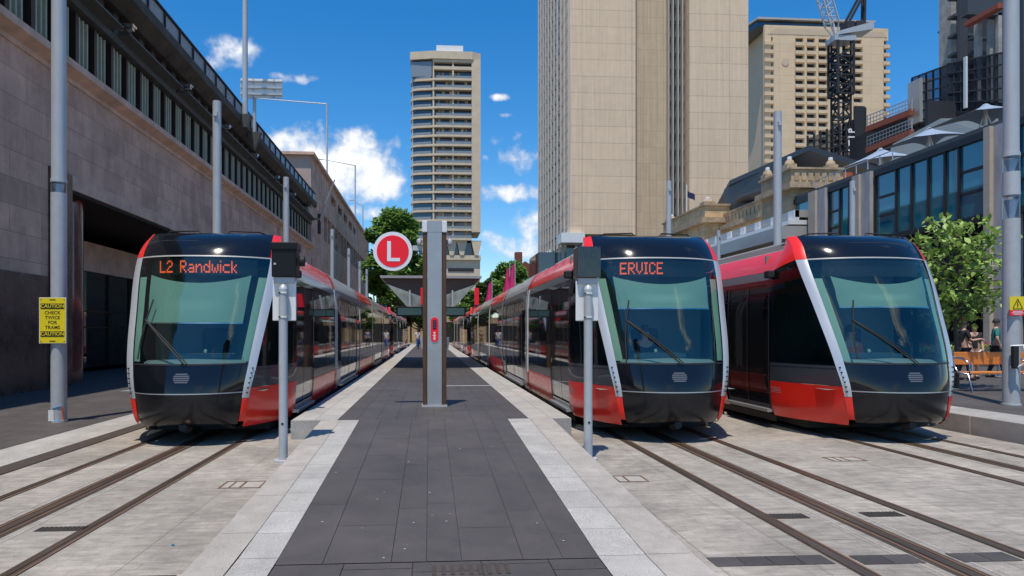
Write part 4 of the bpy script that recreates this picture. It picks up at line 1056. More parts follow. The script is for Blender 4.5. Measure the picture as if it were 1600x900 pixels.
# far pavilion
zp=WX(1100,327,X0)[2]
S_('pavilion_wall','stone',(-1.2,9,yb,yb+14,0,zp-2.2)); S_('pavilion_cornice','stoned',(-1.9,9.4,yb-.6,yb+14.6,zp-2.2,zp-1.6)); S_('pavilion_parapet','stone',(-1.3,9,yb-.1,yb+14.2,zp-1.6,zp-.2)); S_('pavilion_cap','stoned',(-1.5,9.2,yb-.3,yb+14.4,zp-.198,zp))
S_('pavilion_window','darkint',(1.5,3.2,yb-.12,yb+.2,zp-6.5,zp-3.9)); S_('pavilion_course','stoned',(-1.4,9,yb-.25,yb+14,zp-8.2,zp-7.7))
for k in range(3): S_('pavilion_window','darkint',(-1.25,-1,yb+2+k*3.8,yb+3.3+k*3.8,zp-6.3,zp-4.0))
def dome(x,y,z,r):
    r*=.75
    m=MB(); m.box(x-r,x+r,y-r,y+r,z,z+.35); m.tube([(x,y,z+.35),(x,y,z+.6),(x,y,z+.75)],[r*.95,r*.8,r*.4],12); m.build('parapet_urn',M['stoned'],S)
    m=MB(); m.tube([(x,y,z+.75),(x,y,z+.95)],[r*.45,r*.4],12); m.build('urn_cap',M['white'],S)
dome(-.6,yb+.8,zp,.9); dome(-.6,yb+13,zp,.9); dome(6,yb+.8,zp,.9)
# near tower block
zn=WX(1187,262,30)[2]; yn=WX(1187,262,30)[1]
zn1=WY(1250,262,52)[2]
Yn=50.0
def ux(px): return WY(px,300,Yn)[0]-X0
zA=WY(1250,262,Yn)[2]; zB=WY(1250,288,Yn)[2]; zC=WY(1250,385,Yn)[2]
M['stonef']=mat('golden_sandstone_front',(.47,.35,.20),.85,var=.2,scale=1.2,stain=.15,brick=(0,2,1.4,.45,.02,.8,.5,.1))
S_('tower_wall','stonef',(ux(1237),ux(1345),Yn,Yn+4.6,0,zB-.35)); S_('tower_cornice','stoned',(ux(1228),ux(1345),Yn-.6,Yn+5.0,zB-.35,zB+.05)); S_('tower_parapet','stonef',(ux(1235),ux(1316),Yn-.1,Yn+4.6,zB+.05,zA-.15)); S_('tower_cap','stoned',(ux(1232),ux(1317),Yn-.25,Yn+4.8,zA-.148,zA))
for k in range(7):
    xa_=ux(1240+k*10.6); S_('parapet_panel','stoned',(xa_,xa_+.36,Yn-.17,Yn-.102,zB+.3,zA-.35))
S_('tower_window','darkint',(ux(1255),ux(1264),Yn-.05,Yn+.1,zB-3.4,zB-1.5))
dome(ux(1240),Yn+.6,zA,.5); dome(ux(1305),Yn+.6,zA,.5); dome(ux(1240),Yn+4.0,zA,.5)
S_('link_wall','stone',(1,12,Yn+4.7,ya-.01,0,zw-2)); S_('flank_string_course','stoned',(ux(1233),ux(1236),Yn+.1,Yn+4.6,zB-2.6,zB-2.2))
S_('tile_roof','tile',(ux(1316.5),ux(1350),Yn+1,Yn+8,WY(1330,277,Yn)[2],WY(1330,264,Yn)[2]))
S_('lower_tile_roof','stonef',(ux(1316.5),ux(1350),Yn+.3,Yn+8,zB-.3,WY(1330,279,Yn)[2]))
# viaduct or awning bands at the foot
V=empty('white_awning_building',(0,0,0)); tag(V,'pale grey banded awning structure below the sandstone building','awning')
for k,(pa,pb) in enumerate(((352,362),(366,372),(374,392))):
    z1=WX(1170,pa,26)[2]; z0=WX(1170,pb,26)[2]
    MB().box(26+k*-.5,34,48,84,z0,z1).build('band',M['greyroof'] if k!=1 else M['white'],V)
z1=WX(1170,366,26)[2];z0=WX(1170,362,26)[2]
for k in range(14): MB().box(25.9,26.3,48+k*2.6,48.8+k*2.6,WX(1170,366,26)[2],WX(1170,352,26)[2]-.02).build('pier',M['white'],V)
# big winged roof behind the sandstone tower
W=empty('winged_roof',(0,0,0)); tag(W,'dark angular winged canopy roof above the sandstone building','roof')
def wing(nm,pts,th,mt):
    m=MB(); n=len(pts); top=[Vector(p) for p in pts]; bot=[p+Vector((0,0,-th)) for p in top]
    m.face(top); m.face(bot[::-1])
    for k in range(n): m.face([top[k],bot[k],bot[(k+1)%n],top[(k+1)%n]])
    m.build(nm,M[mt],W)
a=WY(1140,282,78); b=WY(1264,227,62); c=WY(1375,262,55); d=WY(1330,262,80); e=WY(1200,290,88)
wing('left_wing',[a,b,(b[0]+3,b[1]+22,b[2]+.5),(a[0]+4,a[1]+16,a[2]-2)],.5,'slate')
wing('right_wing',[b,c,(c[0]+3,c[1]+20,c[2]),(b[0]+3,b[1]+22,b[2]+.5)],.5,'slate')
MB().box(WY(1195,300,70)[0],WY(1345,300,62)[0],66,80,8,WY(1260,250,66)[2]).build('dark_glazing',M['slate'],W)
a=WY(1152,306,74); b=WY(1188,293,66)
wing('low_wing',[a,b,(b[0]+4,b[1]+10,b[2]),(a[0]+4,a[1]+10,a[2])],.3,'slate')
# flag on the pavilion
fx_,fy_,fz_=WY(1073,295,100)
F=empty('flag',(fx_,fy_,0)); tag(F,'small dark blue flag on a white pole above the sandstone building','flag')
MB().tube([(0,0,10),(0,0,fz_+.6)],.09,8).build('pole',M['white'],F)
MB().grid(lambda a,b:(.1+a*1.1,.25*math.sin(a*6),fz_-.2-a*.7-b*.9),8,3).build('cloth',mat('navy_flag_cloth',(.015,.02,.09),.8),F)

# ================================================================ RIGHT: GLASS BUILDING
GX=27.0
Gb=empty('glass_building',(GX,0,0)); tag(Gb,'low modern building with tall teal glass bays between limestone piers','building')
def g_(nm,mt,b,par=None,bev=0): return MB().box(*b).build(nm,M[mt],par or Gb,bevel=bev)
def yof(px): return WX(px,300,GX)[1]
zt=11.55; zl=7.5
def bay(pa,pb,divs,trans):
    y1=yof(pa); y0=yof(pb)
    gp=g_('glass_bay','bglass',(.12,.22,y0,y1,zl,zt-.35))
    g_('bay_head','bronze',(-.05,.5,y0,y1,zt-.35,zt),None); g_('bay_sill','bronze',(-.05,.5,y0,y1,zl-.3,zl),None)
    for p in [pa+.01,pb-.01]+list(divs):
        y=yof(p); g_('bay_mullion','bronze',(.0,.118,y-.06,y+.06,zl,zt-.35),gp)
    for (p0,p1) in trans:
        for z in (zl+1.25,zl+2.35): g_('bay_transom','bronze',(.06,.118,yof(p1),yof(p0),z-.07,z+.07),gp)
bay(1226,1269,[],[(1226,1269)]); bay(1294,1326,[1311],[(1294,1311)]); bay(1366,1545,[1399,1423,1449,1475,1497],[(1372,1399),(1497,1545)])
bay(1590,1760,[1640,1690],[(1590,1640)])
def pier(pa,pb,mt,dx=.0): 
    y1=yof(pa); y0=yof(pb); g_('stone_pier',mt,(-.35+dx,.6,y0,y1,0,zt+.02))
pier(1270,1281,'lime'); pier(1281.2,1293,'limew',.15); pier(1339,1350,'lime'); pier(1350.2,1364,'limew',.15); pier(1327,1338.8,'bronze',.3); pier(1547,1557,'lime'); pier(1557.2,1580,'limew',.2)
g_('roof_edge','roofm',(.05,10,yof(1780),yof(1222),zt+.03,zt+.25)); g_('upper_wall','darkint',(.7,10,yof(1780),yof(1222),0,zt-.05))
gl=g_('ground_floor_glass','tglass',(.45,.55,yof(1545),yof(1366),.3,zl-.35))
for p in (1385,1415,1440,1475,1510): g_('ground_floor_mullion','bronze',(.2,.44,yof(p)-.1,yof(p)+.1,.3,zl-.35),gl)
g_('awning_soffit','roofm',(-1.6,.4,yof(1545),yof(1366),4.6,4.75)); g_('hedge_planter','planterm',(-1.4,-.9,yof(1540),yof(1400),.3,.8))
# roof railing
rr=MB(); y=yof(1370)
while y<yof(1240):
    rr.bar((1.0,y,zt+.2),(1.0,y,zt+1.2),.05); y+=1.2
rr.bar((1.0,yof(1370),zt+1.2),(1.0,yof(1240),zt+1.2),.05); rr.build('roof_railing',M['steel'],Gb)
# further sheet roof
zz1=WY(1500,185,60)[2]
rm=MB(); a=WY(1395,225,70); b=WY(1470,185,60); c=WY(1560,185,52); d=WY(1560,215,45); e=WY(1380,262,60)
rm.face([a,b,c,d,e],.6); rm.face([(p[0],p[1]+.01,p[2]-.4) for p in (a,b,c,d,e)][::-1]); o=rm.build('sheet_roof',M['roofg']); tag(o,'pale grey sloping sheet roof behind the shade sails','roof')
# shade sails
def sail(px,ptop,pl,pr,Y,l):
    x,_,zt_=WY(px,ptop,Y); xl=WY(pl,ptop,Y)[0]-x; xr=WY(pr,ptop,Y)[0]-x
    ze=WY(px,ptop+20,Y)[2]
    r=empty('shade_sail',(x,Y,0)); tag(r,l,'shade sail','pointed shade sails on the glass building roof')
    m=MB(); cor=[(xl,-1.9),(xr,-1.3),(xr*.8,2.0),(xl*.8,2.2)]
    drop=zt_-ze
    dr=(1.45,.95,.9,1.2)
    def P(i,t,s):     # i edge, t along edge, s radial
        a=Vector(cor[i]); b=Vector(cor[(i+1)%4]); e=a.lerp(b,t); dd=dr[i]*(1-t)+dr[(i+1)%4]*t; e=e*(1-.30*math.sin(math.pi*t))
        z=zt_-drop*dd*(s**.72)+.25*math.sin(math.pi*t)*s-(.35 if (i in(0,3) and False) else 0)
        return (e.x*max(s,.03),e.y*max(s,.03),z)
    for i in range(4): m.grid(lambda t,s:P(i,t,s),8,10)
    m.build('membrane',M['sail'],r)
    m=MB(); m.tube([(0,0,10.5),(0,0,zt_-.05)],.09,8); m.bar((0,0,zt_-drop*.55),(xr*.35,-.6,10.6),.06); m.bar((0,0,zt_-drop*.55),(-xr*.3,.6,10.6),.06); m.build('mast',M['white'],r)
sail(1376,231,1326,1418,50,'farthest pointed shade sail, left one of three on the glass building roof')
sail(1452,199,1395,1500,42,'middle one of three pointed shade sails on the glass building roof')
sail(1540,162,1478,1600,35,'nearest and largest pointed shade sail on the glass building roof')

# ================================================================ CONSTRUCTION
def lattice(name,mt,x,y,z0,z1,w,par,step=None):
    m=MB(); st=step or w*1.1; z=z0
    cs=[(-w/2,-w/2),(w/2,-w/2),(w/2,w/2),(-w/2,w/2)]; t=w*.12
    for cx_,cy_ in cs: m.box(x+cx_-t/2,x+cx_+t/2,y+cy_-t/2,y+cy_+t/2,z0,z1)
    k=0
    while z+st<=z1+.01:
        for i in range(4):
            a=cs[i]; b=cs[(i+1)%4]
            if k%2: a,b=b,a
            m.bar((x+a[0],y+a[1],z),(x+b[0],y+b[1],z+st),t*.7); m.bar((x+a[0],y+a[1],z),(x+b[0],y+b[1],z),t*.7)
        z+=st; k+=1
    return m.build(name,M[mt],par)
CY=160.0
C=empty('tower_crane',(0,CY,0)); tag(C,'black lattice tower crane with a white jib standing before the hotel tower','crane')
def cz(py): return WY(1313,py,CY)[2]
cxm=U(1314,CY); 
lattice('mast','scaff',cxm,0,0,cz(68),3.0,C); lattice('climbing_frame','scaff',cxm,0,cz(150),cz(68),3.9,C,2.2)
MB().box(U(1297,CY),U(1330,CY),-2,2,cz(68),cz(60)).build('slewing_ring',M['steel'],C)
MB().prism_axis([(U(1302,CY),cz(60)),(U(1356,CY),cz(50)),(U(1357,CY),cz(38)),(U(1304,CY),cz(54))],-2.2,2.2,'y').build('machine_deck',M['steel'],C)
mm=MB(); mm.box(U(1318,CY),U(1330,CY),-1.6,1.6,cz(50),cz(36)); mm.box(U(1334,CY),U(1346,CY),-1.2,1.2,cz(46),cz(34)); mm.build('winch_house',M['scaff'],C,bevel=.2)
mm=MB(); mm.bar((U(1318,CY),-1.2,cz(45)),(U(1346,CY),-1.2,cz(-8)),.5); mm.bar((U(1318,CY),1.2,cz(45)),(U(1346,CY),1.2,cz(-8)),.5); mm.bar((U(1350,CY),0,cz(42)),(U(1351,CY),0,cz(-8)),.6); mm.bar((U(1346,CY),0,cz(42)),(U(1347,CY),0,cz(-8)),.3)
for k in range(6):
    t0=k/6; mm.bar((U(1346,CY),0,cz(42-50*t0)),(U(1351,CY),0,cz(42-50*(t0+.12))),.2)
mm.build('back_mast',M['scaff'],C)
jb=MB(); A=Vector((U(1305,CY),0,cz(55))); Bv=Vector((U(1268,CY),-3,cz(-22))); d=(Bv-A); n=11
side=Vector((1,0,.45)).normalized()
ch=[]
for s1,s2 in ((-1,-1),(1,-1),(1,1),(-1,1)):
    o1=side*s1*1.15+Vector((0,s2*1.1,0)); ch.append(o1); jb.bar(A+o1*.35,A+d*.2+o1,.26); jb.bar(A+d*.2+o1,Bv+o1,.26)
for k in range(n):
    t0=.2+.8*k/n; t1=.2+.8*(k+1)/n
    for i in range(4):
        a=ch[i]; b=ch[(i+1)%4]
        if k%2: a,b=b,a
        jb.bar(A+d*t0+a,A+d*t1+b,.15)
jb.build('jib',M['cranew'],C)
# scaffolded low structure left of the right block
Q=empty('scaffolded_building',(0,0,0)); tag(Q,'building under construction wrapped in black scaffold at the upper right','building site')
QY=95.0
def q_(nm,mt,pa,pb,ta,tb,y0,y1,par=None): 
    a=WY(pa,tb,y0); b=WY(pb,ta,y0); return MB().box(a[0],b[0],y0,y1,a[2],b[2]).build(nm,M[mt],par or Q)
# concrete core: columns
q_('core_wall','rawc',1486,1494,-30,175,80,82); q_('core_wall','rawc',1528,1535,30,175,74,74.6); q_('core_wall','rawc',1547,1554,30,170,73,73.5); q_('core_wall','rawc',1560,1566,20,160,72,72.4); q_('core_wall','slate',1500,1512,-30,160,76,76.4)
q_('dark_cladding','scaff',1492,1600,-30,175,85,86)
q_('upper_floor','slate',1512,1568,-30,22,72,73); 
m=MB(); a=WY(1512,38,72); b=WY(1566,8,66); m.bar(a,b,.8,.5); m.build('floor_edge',M['tile'],Q)
for k in range(7):
    z=WY(1500,175-k*30,78)[2]; MB().box(WY(1492,100,78)[0],WY(1530,100,78)[0],78,79.2,z,z+.3).build('floor_slab',M['slate'],Q)
for k in range(6):
    z=WY(1550,160-k*22,73)[2]; MB().box(WY(1526,100,74)[0],WY(1566,100,74)[0],74.7,75.4,z,z+.2).build('floor_slab',M['slate'],Q)
# scaffold in front with shade cloth
def scaf(pa,pb,pta,ptb,pbot,Y0_,Y1_,nx,nz):
    m=MB()
    for k in range(nx+1):
        t=k/nx; Y=Y0_+(Y1_-Y0_)*t; px=pa+(pb-pa)*t; top=WY(px,pta+(ptb-pta)*t,Y); bot=WY(px,pbot,Y)
        m.bar(bot,top,.16)
    for j in range(nz+1):
        s=j/nz; a=WY(pa,pbot+(pta-pbot)*s,Y0_); b=WY(pb,pbot+(ptb-pbot)*s,Y1_); m.bar(a,b,.14)
    m.build('scaffold_frame',M['scaff'],Q)
    c=MB(); c.face([WY(pa,pbot,Y0_+.3),WY(pb,pbot,Y1_+.3),WY(pb,ptb,Y1_+.3),WY(pa,pta,Y0_+.3)]); c.build('shade_cloth',M['shade'],Q)
scaf(1425,1480,122,102,200,78,72,5,6); scaf(1480,1568,100,82,175,70,64,8,5)
q_('site_hoarding','scaff',1425,1470,162,215,79,79.4); q_('site_hoarding','scaff',1450,1568,160,212,69,69.4)
q_('wrapped_hoist','greyroof',1437,1455,122,190,76,78)
o=q_('hoist_pole','cranew',1509,1512,88,168,63,63.3)
# terraced slabs to the left of it
for k,(pt1,pt2) in enumerate(((195,168),(228,200))):
    m=MB()
    a=WY(1355,pt1+7,88); b=WY(1425,pt2+7,76); m.bar(a,b,.5,.7); m.build('safety_edge',M['tile'],Q)
    m=MB()
    for j in range(3): 
        a=WY(1355,pt1-2-j*6,88); b=WY(1425,pt2-2-j*6,76); m.bar(a,b,.09)
    for j in range(15):
        t=j/14; Y=88-12*t; px=1355+70*t; py=pt1+(pt2-pt1)*t; m.bar(WY(px,py+5,Y),WY(px,py-15,Y),.08)
    m.build('safety_rail',M['steel'],Q)
m=MB(); a=WY(1350,262,90); b=WY(1430,262,78); c=WY(1430,172,78); d_=WY(1350,205,90)
m.face([a,b,c,d_]); m.face([(p[0]+.5,p[1]+4,p[2]) for p in (a,d_,c,b)]); m.build('dark_floors',M['scaff'],Q)
# left scaffold around the crane foot
m=MB()
for k in range(10):
    px=1262+k*10; Y=96; top=(212-k*3.5 if k<9 else 168); m.bar(WY(px,262,Y),WY(px,top,Y),.22)
for j in range(5): m.bar(WY(1262,225+j*9,96),WY(1352,(190+j*12),96),.18)
m.build('scaffold_frame',M['scaff'],Q)
c=MB(); c.face([WY(1262,262,97),WY(1352,262,97),WY(1352,166,97),WY(1334,166,97),WY(1334,188,97),WY(1262,216,97)]); c.build('shade_cloth',M['shade'],Q)
q_('banner_panel','scaff',1336,1351,166,236,95,95.4)
for i,ch in enumerate('LTIP'):
    x,y,z=WY(1331,233-i*9.5,94.6)
    text_mb(ch,1.25,M['signwhite'],'banner_letter',Q,Matrix.Translation((x,y,z))@Matrix.Rotation(R(90),4,'X')@Matrix.Rotation(R(90),4,'Z'),.02,.04)
# second crane mast
C2=empty('hoist_mast',(0,85,0)); tag(C2,'slender black lattice mast up the left edge of the scaffolded building','mast')
lattice('mast','scaff',U(1480,85),0,0,WY(1480,-30,85)[2],1.0,C2)
MB().box(U(1472,85),U(1488,85),-.8,.8,WY(1480,48,85)[2],WY(1480,46,85)[2]).build('tie_frame',M['scaff'],C2)
MB().box(0,60,0,10,0,45).build('rear_block',M['rawc'],Q,loc=(WY(1588,100,98)[0],88,0))

# ================================================================ FAR MID-GROUND
bx,_,_=WY(822,420,140); bz=WY(822,408,140)[2]
Hb=empty('red_brick_house',(bx,140,0)); tag(Hb,'old red brick gabled house beyond the right trams','house')
MB().box(-4,5.5,0,10,0,bz-3.5).build('wall',M['brickr'],Hb)
MB().prism_axis([(-4.2,bz-3.5),(5.7,bz-3.5),(-.2,bz)],.05,9.8,'y').build('gable',M['brickr'],Hb)
MB().box(-2.2,-.8,-.3,1.5,bz-2.5,bz+1.8).build('chimney',M['brickr'],Hb)
for x in (-2.6,.2,3): MB().box(x,x+1,-.06,.1,bz-6,bz-4.2).build('window',M['white'],Hb)
# pink banners
for px,py0,py1,Y,l in ((766,440,476,66,'lowest pink banner, left of the three beyond the right trams'),(793,418,466,52,'taller pink banner in the middle of the three beyond the right trams'),(801,412,450,50,'thin pink banner at the right of the three beyond the right trams')):
    x,_,z1=WY(px,py0,Y); z0=WY(px,py1+12,Y)[2]
    q9=Y/40; r=empty('banner_flag',(x,Y,0)); tag(r,l,'banner','pink banners beyond the right trams')
    MB().tube([(.18,0,0),(.18,0,z1+.35)],.035,8).build('pole',M['steel'],r)
    MB().grid(lambda a,b:(.15-q9*a*(.18+.35*b),.09*math.sin(a*9+b*5),z1-(z1-z0)*b-.2*a),6,8).build('cloth',M['pinkcloth'],r)
# far station end: pale pillars and dark mass
E_=empty('far_colonnade',(0,0,0)); tag(E_,'pale stone pillars at the far end of the tram street','colonnade')
for px in (634,650,662): 
    x,y,z=WY(px,503,118); MB().box(x-.7,x+.7,118,119.2,0,z).build('pillar',M['stonef'],E_)
x,y,z=WY(650,503,118); MB().box(x-9,x+22,118.2,121,z,z+1.4).build('beam',M['stoned'],E_)
MB().box(x-30,x+40,124,128,0,4.5).build('dark_back_wall',M['darkint'],E_)

# ================================================================ TREES
def leafcloud(mb, c, rad, n, size, flat=.75, seed=0):
    rnd=random.Random(seed)
    c=Vector(c)
    for _ in range(n):
        while True:
            p=Vector((rnd.uniform(-1,1),rnd.uniform(-1,1),rnd.uniform(-1,1)))
            if p.length<1: break
        p=p*(.55+.45*rnd.random())/max(.3,p.length) if rnd.random()<.6 else p
        p=Vector((p.x*rad,p.y*rad,p.z*rad*flat))
        q=c+p
        a=Vector((rnd.uniform(-1,1),rnd.uniform(-1,1),rnd.uniform(-.5,.5))).normalized()
        b=a.cross(Vector((rnd.uniform(-.6,.6),rnd.uniform(-.6,.6),1))).normalized()
        s=size*rnd.uniform(.6,1.35)
        n_=a.cross(b)*s*.18
        mb.face([q-a*s,q-b*s*.55+n_,q+a*s,q+b*s*.55+n_],rnd.random())
def tree(name,label,X,Y,z0,H,crown_r,trunk_h,trunk_r,leaf,lsize,clumps,nleaf,seed,grp=None,flat=.8,cat='tree'):
    rnd=random.Random(seed); r=empty(name,(X,Y,z0)); tag(r,label,cat,grp)
    tk=MB(); wob=[(0,0,0),(rnd.uniform(-.02,.02)*H,rnd.uniform(-.02,.02)*H,trunk_h*.5),(rnd.uniform(-.03,.03)*H,0,trunk_h)]
    tk.tube(wob,[trunk_r*1.25,trunk_r,trunk_r*.85],10)
    lf=MB(); top=Vector(wob[-1]); ccz=trunk_h+(H-trunk_h)*.5
    for k in range(clumps):
        th=k*2.39996+rnd.uniform(-.3,.3); f=(k+.5)/clumps; zc=trunk_h*.95+(H-trunk_h)*(.10+.80*f)
        prof=math.sin(math.pi*min(1,max(.0,(.18+.80*f))))**.6
        rr=crown_r*prof*rnd.uniform(.35,.85)
        c=Vector((math.cos(th)*rr,math.sin(th)*rr,zc))
        cr=crown_r*rnd.uniform(.22,.40)
        mid=top.lerp(c,.5)+Vector((0,0,-.05*H*rnd.random()))
        tk.tube([tuple(top*(1-.3*f)+Vector((0,0,f*.25*(H-trunk_h)))*1.0),tuple(mid),tuple(c)],[trunk_r*.45,trunk_r*.28,trunk_r*.10],6)
        leafcloud(lf,c,cr,int(nleaf/clumps*(cr/(crown_r*.31))**2),lsize,flat,seed*100+k)
    tk.build('trunk',M['bark'],r); lf.build('crown',M[leaf],r)
    return r
def tpx(name,label,px,base,top,Y,wid,leaf,ls,cl,nl,seed,th=.3,grp='trees at the far end of the street',tr=.3):
    x,_,zt_=WY(px,top,Y); w=wid/2*Y/F_; tree(name,label,x,Y,0,zt_,w,zt_*th,tr,leaf,ls,cl,nl,seed,grp)
tpx('plane_tree','large green plane tree behind the round L sign, left of the apartment tower',620,520,316,92,112,'leaf',.38,34,13000,3,.25,tr=.45)
tpx('plane_tree','dark tree at the street end just left of the totem, below the canopy',655,520,430,105,70,'leafd',.36,16,4000,4,.2)
tpx('street_tree','low bright tree at the street end right of the totem, behind the red post',728,520,448,100,60,'leaf',.34,14,4000,5,.2)
tpx('street_tree','tree beside the pink banners, lowest of the right hand group',757,520,432,96,54,'leafd',.34,14,4500,6,.2)
tpx('street_tree','broad tree behind the pink banners, tallest of the right hand group',795,520,403,118,96,'leaf',.42,22,8000,8,.22)
tpx('street_tree','tree between the brick house and the big tower, far right of the group',838,520,424,150,60,'leafd',.5,12,3500,9,.2)
tpx('street_tree','small dark tree left of the plane tree, close to the stone block end',588,520,405,120,40,'leafd',.42,12,3000,10,.2)
tpx('street_tree','low dense tree over the far pillars, left of the platform end',600,520,462,88,60,'leafd',.34,12,4000,12,.2)
# young tree right
x,y=G(1494,606,.3)
def young():
    rnd=random.Random(11); r=empty('young_street_tree',(x,y,.3)); tag(r,'young bright green tree in the plaza right of the rightmost tram','tree')
    tk=MB(); tk.tube([(0,0,0),(.02,0,.9),(-.03,0,1.8),(.04,0,2.6),(.0,0,3.5),(.05,0,4.1)],[.075,.055,.05,.04,.03,.012],10)
    lf=MB()
    for k in range(46):
        f=k/45; z=1.75+2.35*f; th=k*2.4+rnd.uniform(-.4,.4); L=(1.35*(math.sin(math.pi*(.22+.62*f)))**1.0)*rnd.uniform(.65,1.1)
        p0=Vector((0,0,z-.25)); p1=Vector((math.cos(th)*L,math.sin(th)*L,z+.35*rnd.random())); mid=p0.lerp(p1,.5)+Vector((0,0,.12))
        tk.tube([tuple(p0),tuple(mid),tuple(p1)],[.022,.014,.006],5)
        for j in range(34):
            t=rnd.uniform(.25,1.05); q=p0.lerp(p1,t)+Vector((rnd.gauss(0,.13),rnd.gauss(0,.13),rnd.gauss(.02,.10)))
            a=Vector((rnd.uniform(-1,1),rnd.uniform(-1,1),rnd.uniform(-.9,.1))).normalized(); b=a.cross(Vector((rnd.uniform(-.5,.5),rnd.uniform(-.5,.5),1))).normalized(); s=.095*rnd.uniform(.6,1.3)
            m_=-Vector((0,0,1))*s*.25
            tt=rnd.random(); lf.face([q-a*s,q-a*s*.1-b*s*.6,q+a*s+m_,q-a*s*.1+b*s*.6],tt)
    tk.build('trunk',M['bark'],r); lf.build('crown',M['leafb'],r)
young()
# bench
bx,by=G(1528,612,.3)
Bn=empty('park_bench',(bx-.25,by,.3),R(0)); tag(Bn,'orange timber bench with curved metal ends beside the far right mast','bench')
BL=3.0
for z0,z1,yo,nm in ((.72,1.02,.52,'backrest'),): 
    m=MB(); m.box(0.05,BL,.50,.545,.62,.93); m.build('backrest',M['bench'],Bn,bevel=.01)
m=MB(); 
for k in range(5): m.box(.05,BL,.02+k*.095,.10+k*.095,.42,.46)
m.build('seat',M['bench'],Bn,bevel=.006)
for xx in (0.0,1.45,2.9):
    m=MB(); m.tube([(xx,-.12,0),(xx,-.02,.42),(xx,.30,.44),(xx,.46,.62),(xx,.56,.98)],.026,8); m.tube([(xx,.55,0),(xx,.44,.44)],.026,8); m.build('leg_frame',M['chrome'],Bn)
    m=MB(); m.tube([(xx,.44,.80),(xx,.15,.78),(xx,-.05,.68),(xx,-.06,.44)],.024,8); m.build('armrest',M['chrome'],Bn)
# planters, cafe barrier
for i,(px,py,w,l) in enumerate(((1525,560,1.7,'dark planter box with flowering plants behind the bench'),(1462,570,1.2,'dark planter box with low plants just right of the rightmost tram'))):
    x,y=G(px,py+12,.3); r=empty('planter_box',(x,y,.3)); tag(r,l,'planter')
    MB().box(-w/2,w/2,-.25,.25,0,.65).build('box',M['planterm'],r,bevel=.02)
    lf=MB()
    for k in range(5): leafcloud(lf,(-w/2+w*(k+.5)/5,0,.80),.26,160,.05,.7,40+i*9+k)
    lf.build('plants',M['leafb'],r)
    fl=MB(); rnd=random.Random(i)
    for k in range(40):
        q=(rnd.uniform(-w/2,w/2),rnd.uniform(-.25,.2),.82+rnd.uniform(0,.2)); fl.box(q[0]-.02,q[0]+.02,q[1]-.02,q[1]+.02,q[2]-.02,q[2]+.02)
    fl.build('flowers',M['pinkcloth'],r)
# hedge strip far right under the glass building
hd=MB()
for k in range(16): leafcloud(hd,(GX-1.1,yof(1540)+k*.75,1.0),.5,120,.07,.7,300+k)
h=hd.build('hedge',M['leafd']); tag(h,'low clipped hedge along the foot of the glass building','hedge')
# cafe umbrella folded and table
def cafe_table(px,py,l):
    x,y=G(px,py,.3); r=empty('cafe_table',(x,y,.3)); tag(r,l,'table','cafe tables on the plaza')
    MB().tube([(0,0,.72),(0,0,.75)],.38,20).build('tabletop',M['roofm'],r); MB().tube([(0,0,0),(0,0,.72)],.03,8).build('stem',M['steel'],r); MB().tube([(0,0,0),(0,0,.02)],.22,14).build('foot',M['steel'],r)
cafe_table(1480,590,'round cafe table just behind the trunk of the young tree')
cafe_table(1560,588,'round cafe table behind the bench, near the far right mast')

# ================================================================ WORLD
SUN_EL=R(71.5); sd=Vector((.36,.933,0)).normalized()      # ground direction in which shadows fall
dirv=Vector((sd.x*math.cos(SUN_EL),sd.y*math.cos(SUN_EL),-math.sin(SUN_EL)))
sl=bpy.data.lights.new('sun','SUN'); sl.energy=4.3; sl.angle=R(.5); sl.color=(1,.93,.82)
so=bpy.data.objects.new('sun',sl); COL.objects.link(so); so.rotation_euler=dirv.to_track_quat('-Z','Y').to_euler()
w=bpy.data.worlds.new('World'); sc.world=w; w.use_nodes=True; nt=w.node_tree; nt.nodes.clear(); L=nt.links
out=N(nt,'ShaderNodeOutputWorld'); bg=N(nt,'ShaderNodeBackground'); L.new(bg.outputs[0],out.inputs[0]); bg.inputs[1].default_value=.135
sky=N(nt,'ShaderNodeTexSky'); sky.sky_type='NISHITA'; sky.sun_disc=False; sky.sun_elevation=SUN_EL
sky.sun_rotation=math.atan2(-sd.x,-sd.y); sky.air_density=1.0; sky.dust_density=.15; sky.ozone_density=4.5; sky.altitude=0
hs=N(nt,'ShaderNodeHueSaturation'); hs.inputs['Saturation'].default_value=1.36; hs.inputs['Value'].default_value=1.12; L.new(sky.outputs[0],hs.inputs['Color'])
tc=N(nt,'ShaderNodeTexCoord'); nv=N(nt,'ShaderNodeVectorMath',operation='NORMALIZE'); L.new(tc.outputs['Generated'],nv.inputs[0])
sx=N(nt,'ShaderNodeSeparateXYZ'); L.new(nv.outputs[0],sx.inputs[0])
def Mth(op,a,b=None,c=None):
    n=N(nt,'ShaderNodeMath',operation=op)
    for i,v in enumerate((a,b,c)):
        if v is None: continue
        if isinstance(v,(int,float)): n.inputs[i].default_value=v
        else: L.new(v,n.inputs[i])
    return n.outputs[0]
az=Mth('ARCTAN2',sx.outputs[0],sx.outputs[1]); el=Mth('ARCSINE',sx.outputs[2])
nz=N(nt,'ShaderNodeTexNoise'); nz.inputs['Scale'].default_value=19; nz.inputs['Detail'].default_value=9; nz.inputs['Roughness'].default_value=.6; L.new(nv.outputs[0],nz.inputs[0])
nz2=N(nt,'ShaderNodeTexNoise'); nz2.inputs['Scale'].default_value=60; nz2.inputs['Detail'].default_value=6; L.new(nv.outputs[0],nz2.inputs[0])
def ang(px,py):
    t=math.atan((px-CX)/F_)+R(4); hyp=math.hypot(1,(px-CX)/F_); return t, math.atan((HY-py)/F_/hyp)
